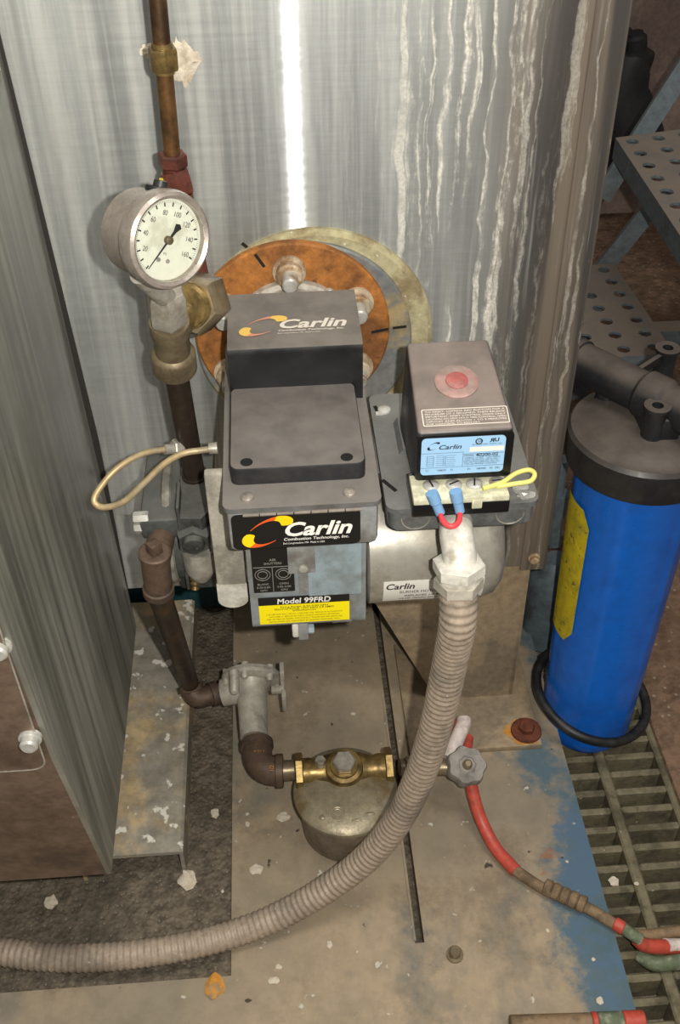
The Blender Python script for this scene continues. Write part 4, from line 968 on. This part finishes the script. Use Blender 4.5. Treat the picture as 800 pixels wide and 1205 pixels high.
# ------------------------------------------------------------------ oil filter
fc = V((.0405, .648, 0)); fr = .0515; fz = .066
fi = thing('oil_filter', fc, 'round oil filter canister with brass domed lid on base plate', 'filter')
mb = MB(); mb.lathe(fc, (0, 0, 1), [(0, fr-.014), (.002, fr-.010), (.010, fr-.006), (fz-.008, fr-.003), (fz-.006, fr-.001), (fz, fr-.001)], 56); obj('canister', mb, M['filtercan'], fi)
mb = MB(); mb.lathe(fc, (0, 0, 1), [(fz-.002, fr-.002), (fz-.001, fr+.002), (fz+.003, fr+.002), (fz+.005, fr), (fz+.009, fr*.86), (fz+.012, fr*.5), (fz+.013, .002)], 64); lidf = obj('lid', mb, M['filtercap'], fi)
mb = MB(); yb = fc.y+.022
mb.lathe((fc.x-.048, yb, fz+.006), (1, 0, 0), [(0, .0155), (.012, .0158), (.018, .0140), (.032, .0185), (.064, .0185), (.078, .0140), (.084, .0158), (.096, .0155)], 28); obj('crossover', mb, M['brass'], fi)
for xx in (-.0505, .0425):
    mb = MB(); mb.hexn((fc.x+xx, yb, fz+.006), (fc.x+xx+.0085, yb, fz+.006), .0215, turn=math.pi/6); obj('end_hex', mb, M['brass'], fi)
mb = MB(); pb_ = V((fc.x, yb-.004, fz+.012)); mb.lathe(pb_, (0, -.25, 1), [(0, .0205), (.009, .0200), (.012, .0185), (.013, .0145), (.016, .0142)], 32); obj('centre_boss', mb, M['brass'], fi)
mb = MB(); d = V((0, -.25, 1)).normalized(); mb.hexn(pb_+d*.016, pb_+d*.027, .0118); obj('centre_bolt', mb, M['hexsteel'], fi)
mb = MB(); p = P(377, 897, z=fz+.024); mb.lathe(p-V((0, 0, .01)), (0, -.1, 1), [(0, .004), (.008, .004), (.009, .0052)], 12); mb.hexn(p-V((0, 0, .002)), p+V((0, 0, .005)), .0058); obj('bleed_screw', mb, M['hexsteel'], fi)
mb = MB()
for k in range(2): mb.torus(fc+V((-.01, -.032, fz+.0110)), (0, -.25, 1), .0062-.002*k, .0006, 24, 5)
mb.blob(fc+V((.008, -.040, fz+.0094)), (.006, .0018, .0012), .2, 2, 1); mb.blob(fc+V((.022, -.034, fz+.0096)), (.005, .0018, .0012), .2, 2, 2); mb.blob(fc+V((-.026, -.034, fz+.0092)), (.003, .003, .0012), .2, 2, 6); obj('cast_emblem', mb, M['filtercap'], lidf)

# ------------------------------------------------------------------ shut-off valve and hoses
sv = thing('shutoff_valve', P(530, 905, z=.05), 'small shut-off valve with grey lobed knob right of oil filter', 'valve')
mb = MB(); mb.cyl(P(470, 903, z=.066), P(500, 903, z=.062), .0088, 18); mb.hexn(P(476, 903, z=.066), P(488, 903, z=.065), .0125); mb.cyl(P(498, 903, z=.062), P(545, 903, z=.062), .0085, 18); obj('valve_body', mb, M['brassdirt'], sv)
kc = P(549, 901, z=.075); kn = (V((.1, -.35, 1))).normalized()
kx, ky, _ = frame(kn); mb = MB(); n = 56
def kring(h, k_): return [kc+kn*h+(kx*math.cos(2*math.pi*i/n)+ky*math.sin(2*math.pi*i/n))*(.0203+.0013*math.cos(2*math.pi*i/n*7))*k_ for i in range(n)]
mb.loops([kring(-.010, .86), kring(-.007, 1), kring(.001, 1), kring(.004, .93), kring(.004, .45), kring(.0025, .40), kring(.0025, .28)]); obj('knob', mb, M['knob'], sv)
mb = MB(); mb.lathe(kc, kn, [(-.022, .006), (-.008, .006)], 14); mb.lathe(kc, kn, [(.002, .0052), (.006, .005), (.008, .003)], 16); obj('stem_nut', mb, M['brassdirt'], sv)
wr = thing('taped_hose_end', P(540, 880, z=0), 'curved hose end wrapped in whitish tape behind the valve knob', 'hose')
mb = MB(); mb.tube([P(529, 893, z=.062), P(537, 872, z=.068), P(545, 853, z=.072), P(546, 846, z=.073)], lambda t: .0080 if t < .97 else .005, 16, 6); obj('tape_wrap', mb, M['pinktape'], wr)
mb = MB(); mb.tube([P(551, 868, z=.055), P(549, 885, z=.058), P(548, 895, z=.06)], .0055, 14, 5); mb.tube([P(528, 890, z=.05), P(531, 870, z=.05), P(541, 848, z=.056)], .005, 12, 5); obj('red_core', mb, M['red'], wr)
ho = thing('red_hose', P(600, 1000, z=0), 'red hose with tan spliced middle running from valve to grating', 'hose')
rh = .0068
mb = MB(); mb.tube([P(553, 915, z=.05), P(558, 940, z=.035), P(567, 967, z=.02), P(583, 998, z=.010), P(607, 1025, z=.008)], rh, 16, 8); obj('red_section', mb, M['red'], ho)
mb = MB(); mb.tube([P(605, 1023, z=.008), P(640, 1046, z=.008), P(690, 1068, z=.008), P(730, 1092, z=.006)], .0058, 16, 8); obj('tan_section', mb, M['olive'], ho)
a, b = P(640, 1043, z=.009), P(690, 1066, z=.009); d = (b-a)
mb = MB(); mb.lathe(a, d, [(0, .0062)]+sum([[(d.length*(i+.1)/5, .0085), (d.length*(i+.8)/5, .0088), (d.length*(i+.95)/5, .0066)] for i in range(5)], []), 18); obj('splice_barb', mb, M['olive'], ho)
mb = MB(); mb.cyl(P(722, 1086, z=.007), P(734, 1093, z=.006), .0068, 16, ch=.001); mb.mi = 1; mb.cyl(P(733, 1092, z=.006), P(754, 1107, z=.001), .006, 14); obj('end_tape', mb, [M['red'], M['green']], ho)
mb = MB(); mb.tube([P(750, 1105, z=.0), P(758, 1112, z=-.006), P(775, 1114, z=-.012), P(800, 1114, z=-.0215), P(860, 1112, z=-.0215)], .0072, 16, 6); mb.mi = 1; mb.tube([P(783, 1113, z=-.0145), P(800, 1113, z=-.0205), P(860, 1111, z=-.0205)], .0072, 14, 4); obj('red_section', mb, [M['red'], M['pinktape']], ho)
mb = MB(); mb.tube([P(742, 1100, z=GZ+.008), P(760, 1101, z=GZ+.008), P(800, 1096, z=GZ+.007), P(860, 1090, z=GZ+.007)], .006, 14, 4)
tag(obj('tan_hose', mb, M['olive']), 'tan hose lying on grating behind the red hose tip', 'hose')
mb = MB(); mb.tube([P(752, 1122, z=GZ+.008), P(770, 1134, z=GZ+.008), P(800, 1132, z=GZ+.008), P(860, 1128, z=GZ+.008)], .0075, 14, 5)
tag(obj('green_hose', mb, M['green']), 'greenish grey hose end lying on grating below red hose tip', 'hose')
lp = thing('taped_pipe', P(690, 1203, z=0), 'tan pipe with red and green tape at bottom edge of picture', 'pipe')
a, b, c_, d_, e_ = (P(x, 1206-(x-600)*.03, z=.009) for x in (600, 696, 703, 733, 758))
for nm, p, q, mt, r_ in (('pipe', a, b, 'olive', .0085), ('red_band', b, c_, 'red', .0092), ('green_band', c_, d_, 'green', .009), ('red_end', d_, e_, 'red', .0094)):
    mb = MB(); mb.cyl(p, q, r_, 18, ch=.001); obj(nm, mb, M[mt], lp)

# ------------------------------------------------------------------ blue water filter
bc_ = V((.337, .79, GZ))
bf = thing('water_filter', bc_, 'tall blue water filter housing with black cap on the grating', 'water filter')
mb = MB(); n = 96; hz = .437
def sring(z, r, fl=0): return [bc_+V((math.cos(2*math.pi*i/n), math.sin(2*math.pi*i/n), 0))*(r + fl*(.0012 if (i % 16) in (0, 1, 2) else 0)) + V((0, 0, z)) for i in range(n)]
mb.loops([sring(0, .030), sring(.002, .046), sring(.010, .0505), sring(.02, .0515, 1), sring(.15, .0545, 1), sring(.39, .0605, 1), sring(.395, .0625), sring(hz, .0635)]); obj('sump', mb, M['blue'], bf)
zc = bc_.z+.407
mb = MB(); CC = V((bc_.x, bc_.y, 0)); CR = .0725
mb.lathe(CC, (0, 0, 1), [(zc-.006, .062), (zc-.006, CR-.001), (zc, CR), (zc+.026, CR+.001), (zc+.030, CR-.002), (zc+.031, CR-.010), (zc+.034, CR-.014), (zc+.037, .03), (zc+.038, .002)], 72); cap_ = obj('cap', mb, M['cap'], bf)
zt2 = zc+.058
pd = V((.62, -.78, 0)).normalized(); a = P(695, 405, z=zt2); pc = V((CC.x+.004, CC.y+.006, zt2))
mb = MB(); Lp = .095
mb.lathe(pc-pd*Lp, pd, [(0, .0185), (.004, .0215), (.010, .0215), (.011, .0195), (.080, .0195), (.084, .0225), (.105, .0225), (.109, .0195), (.18, .0195), (.185, .022), (.2, .022)], 32); obj('port_pipe', mb, M['cap'], bf)
mb = MB(); mb.lathe(pc-pd*(Lp+.012), pd, [(0, .014), (.001, .018), (.014, .018)], 28); obj('port_collar', mb, M['greypipe'], bf)
mb = MB(); mb.bb(CC+V((-.012, -.03, zc+.03)), CC+V((.02, .03, zt2)), r=.004); obj('port_bridge', mb, M['cap'], bf)
zb2 = zt2+.012
for px, py in ((720, 429), (786, 409), (774, 477)):
    q = P(px, py, z=zb2); mb = MB(); mb.lathe(V((q.x, q.y, zc+.03)), (0, 0, 1), [(0, .0115), (.004, .0102), (zb2-zc-.034, .0098), (zb2-zc-.033, .0122), (zb2-zc-.03, .0122), (zb2-zc-.03, .0052), (zb2-zc-.04, .005)], 24); bo = obj('mount_boss', mb, M['cap'], bf)
    e = pc+pd*((q-pc).dot(pd)); e.z = zt2+.006; mb = MB(); s_ = V((q.x, q.y, zb2-.003)); e2 = e; dd = (V((e2.x, e2.y, 0))-V((s_.x, s_.y, 0))).normalized(); nn = V((-dd.y, dd.x, 0))*.0022
    s2 = s_+dd*.009; mb.prism([s2+nn, s2-nn, V((e2.x, e2.y, zb2-.003))-nn, V((e2.x, e2.y, zb2-.003))+nn], (0, 0, -.008)); obj('web', mb, M['cap'], bf)
# yellow sticker wrapped on the left flank
mb = MB(); nz, na = 10, 8; rows = []
for j in range(nz+1):
    z = .175+.185*j/nz; r_ = .0515+(.0605-.0515)*(z-.02)/.37+.0016
    lo, hi = math.radians(172), math.radians(200 + (14 if .06 < j/nz < .96 else 4))
    rows.append([bc_+V((math.cos(lo+(hi-lo)*i/na), math.sin(lo+(hi-lo)*i/na), 0))*r_+V((0, 0, z)) for i in range(na+1)])
mb.loops(rows, False, False, False); stk = obj('yellow_sticker', mb, M['yellowstick'], bf)
mb = MB(); rc = CC+V((0.000, -.004, .030)); mb.torus(rc, (.22, -.10, 1), .0665, .0055, 64, 12)
tag(obj('rubber_ring', mb, M['rubber']), 'black rubber ring slipped round the foot of blue water filter', 'ring')

# ------------------------------------------------------------------ things behind
sta = thing('metal_stair', (.72, 1.3, GZ+.002), 'grey blue steel stair with perforated treads behind the boiler', 'stair')
def tread(corners, th, rows_, cols_, hr):
    """perforated plate: a grid of cells, each with an octagonal hole"""
    c = [V(p) for p in corners]                      # back-left, back-right, front-right, front-left
    def at(u, v): return (c[0]*(1-u)+c[1]*u)*(1-v)+(c[3]*(1-u)+c[2]*u)*v
    mb = MB(); dz = V((0, 0, -th))
    for i in range(cols_):
        for j in range(rows_):
            u0, u1, v0, v1 = i/cols_, (i+1)/cols_, j/rows_, (j+1)/rows_
            sq = [at(u1, (v0+v1)/2), at(u1, v1), at((u0+u1)/2, v1), at(u0, v1), at(u0, (v0+v1)/2), at(u0, v0), at((u0+u1)/2, v0), at(u1, v0)]
            m_ = at((u0+u1)/2, (v0+v1)/2); hl = [m_+(p-m_).normalized()*hr for p in sq]
            for lvl in (V((0, 0, 0)),):
                A_ = [mb.bm.verts.new(p) for p in sq]; B_ = [mb.bm.verts.new(p) for p in hl]; C_ = [mb.bm.verts.new(p+dz*.12) for p in hl]
                for k in range(8):
                    l = (k+1) % 8; mb.face([A_[k], A_[l], B_[l], B_[k]]); mb.face([B_[k], B_[l], C_[l], C_[k]])
    for p, q in ((c[0], c[1]), (c[1], c[2]), (c[2], c[3]), (c[3], c[0])): mb.poly([p, q, q+dz, p+dz])
    bmesh.ops.remove_doubles(mb.bm, verts=mb.bm.verts, dist=1e-6)
    return mb
z1 = .42; bl_, fl_ = P(724, 162, z=z1), P(800, 277, z=z1); dv = fl_-bl_
bl_ = bl_-dv*.0; fl_ = bl_+dv*1.5
rt = (P(800, 152, z=z1)-P(724, 162, z=z1)); rt = rt*3.2
obj('tread', tread([bl_, bl_+rt, fl_+rt, fl_], .030, max(2, round((fl_-bl_).length/.040)), max(2, round(rt.length/.040)), .0095), M['stair'], sta, flat=True)
z2 = .2; bl2 = P(690, 312, z=z2); br2 = P(722, 310, z=z2); fr2 = P(786, 405, z=z2)
dv2 = (fr2-br2)*1.1; rt2 = (br2-bl2)*3.
obj('tread', tread([br2-rt2, br2, br2+dv2, br2-rt2+dv2], .030, max(2, round(dv2.length/.040)), max(2, round(rt2.length/.040)), .0095), M['stair'], sta, flat=True)
def bar(p, q, wd, th, mt='stair'):
    d = (q-p).normalized(); s_ = d.cross(V((0.25, 1, .1))).normalized()*wd/2; mb = MB(); b_ = d.cross(s_).normalized()*th
    mb.prism([p+s_, q+s_, q-s_, p-s_], b_); return obj('stringer', mb, M[mt], sta)
yb1 = bl_.y+.03; bar(P(818, 58, y=yb1+.05), P(706, 232, y=yb1), .027, .01)
bar(P(790, 212, y=br2.y+.03), P(698, 328, y=br2.y+.012), .027, .01)
a = P(745, 392, z=GZ+.03); b = P(815, 378, z=GZ+.03); mb = MB(); mb.bb((a.x, a.y, GZ+.001), (b.x+.4, a.y+.035, GZ+.03)); obj('floor_bar', mb, M['stair'], sta)
for xx in (.25, .5):
    p = fl_+V((xx, -.02, 0)); mb = MB(); mb.bb((p.x, p.y, GZ+.002), (p.x+.03, p.y+.03, z1-.028)); obj('leg', mb, M['stair'], sta)
p = bl_+rt; mb = MB(); mb.bb((p.x-.04, p.y-.04, GZ+.002), (p.x-.01, p.y-.01, z1-.028)); obj('leg', mb, M['stair'], sta)
p = br2+dv2; mb = MB(); mb.bb((p.x-.05, p.y+.01, GZ+.002), (p.x-.02, p.y+.04, z2-.028)); obj('leg', mb, M['stair'], sta)
p = br2; mb = MB(); mb.bb((p.x-.05, p.y-.04, GZ+.002), (p.x-.02, p.y-.01, z2-.028)); obj('leg', mb, M['stair'], sta)

yv = 2.10
dm = MB(); dm.tube([P(747, 38, y=yv), P(747, 60, y=yv), P(738, 78, y=yv), P(730, 105, y=yv), P(732, 130, y=yv), P(738, 160, y=yv), P(740, 190, y=yv)], lambda t: .016 if t < .03 else .022 if t < .16 else .030+.05*t, 20, 6)
dm.cyl(P(747, 46, y=yv), P(747, 46, y=yv)+V((0, .05, 0)), .008, 10)
tag(obj('dark_bag', dm, M['darkmass']), 'dark lumpy bag hanging on back wall beside boiler edge', 'bag')
gp = thing('grey_pipe_elbow', P(655, 690, z=GZ), 'grey blue pipe fitting in the gap between boiler and water filter', 'pipe')
p = P(652, 690, z=.03); yq = .92
mb = MB(); a, b = P(655, 582, y=yq), P(648, 720, y=yq); mb.tube([P(662, 540, y=yq), a, P(652, 640, y=yq)], .008, 18, 4); mb.cyl(P(656, 580, y=yq), P(653, 604, y=yq), .013, 20); obj('riser', mb, M['greypipe'], gp)
mb = MB(); c = P(650, 690, y=.93); mb.lathe(V((c.x, c.y, GZ-.002)), (0, 0, 1), [(0, .02), (.01, .034), (c.z-GZ+.01, .034), (c.z-GZ+.03, .028), (c.z-GZ+.05, .014)], 24); obj('pot', mb, M['greypipe'], gp)
bh = MB(); bh.tube([P(628, 690, z=GZ+.02), P(632, 720, z=GZ+.008), P(648, 735, z=GZ+.008), P(668, 728, z=GZ+.008)], .008, 12, 5)
tag(obj('black_hose', bh, M['rubber']), 'short black hose lying on grating behind blue filter', 'hose')

# ------------------------------------------------------------------ paint flakes and crumbs
zs = {}
fk = [(302, 1024, .010, 'plate', 'square white paint flake on plate left of the conduit bend'), (220, 1036, .016, 'pan', 'largest crumpled white flake below end of steel channel'), (334, 962, .010, 'plate', 'jagged white flake left of oil filter canister'),
      (291, 970, .004, 'plate', 'tiny white flake by plate seam level with filter lid'), (322, 1154, .0065, 'plate', 'white crumb below the conduit nearest picture bottom'), (388, 1112, .005, 'plate', 'white crumb on plate between conduit and slot end'), (328, 1138, .004, 'plate', 'small white crumb just above another crumb below conduit'),
      (262, 1049, .003, 'pan', 'tiny white crumb in pan near seam above conduit'), (291, 958, .003, 'plate', 'tiny pale crumb above flake by plate seam'), (253, 958, .0085, 'pan', 'pale flake in pan between channel and plate seam'),
      (60, 1062, .011, 'pan', 'grey white lump in pan under the cabinet corner'), (722, 1038, .008, 'grate', 'pale chip on long grating bar beside the red hose'), (749, 1040, .0035, 'grate', 'tiny white chip on grating cross bar right of pale chip'),
      (667, 1014, .0025, 'plate', 'tiny white chip on plate above the hose splice'), (644, 1095, .003, 'plate', 'round white chip on plate below the hose splice'), (698, 1129, .003, 'plate', 'white chip on plate left of green hose end'), (706, 1178, .006, 'plate', 'white smear of paint on plate near taped pipe')]
for i, (px, py, r_, wh, lb) in enumerate(fk):
    r_ *= .75; z = {'plate': .0, 'pan': -.012, 'grate': GZ+.0005}[wh]; p = P(px, py, z=z); rn = random.Random(50+i)
    mb = MB(); mb.blob(p+V((0, 0, r_*.16)), (r_*(.7+.3*rn.random()), r_*(.7+.4*rn.random()), r_*.2), .25, 2, 70+i)
    tag(obj('paint_flake', mb, M['flake'], flat=True), lb, 'paint flake', 'white paint flakes on the base')
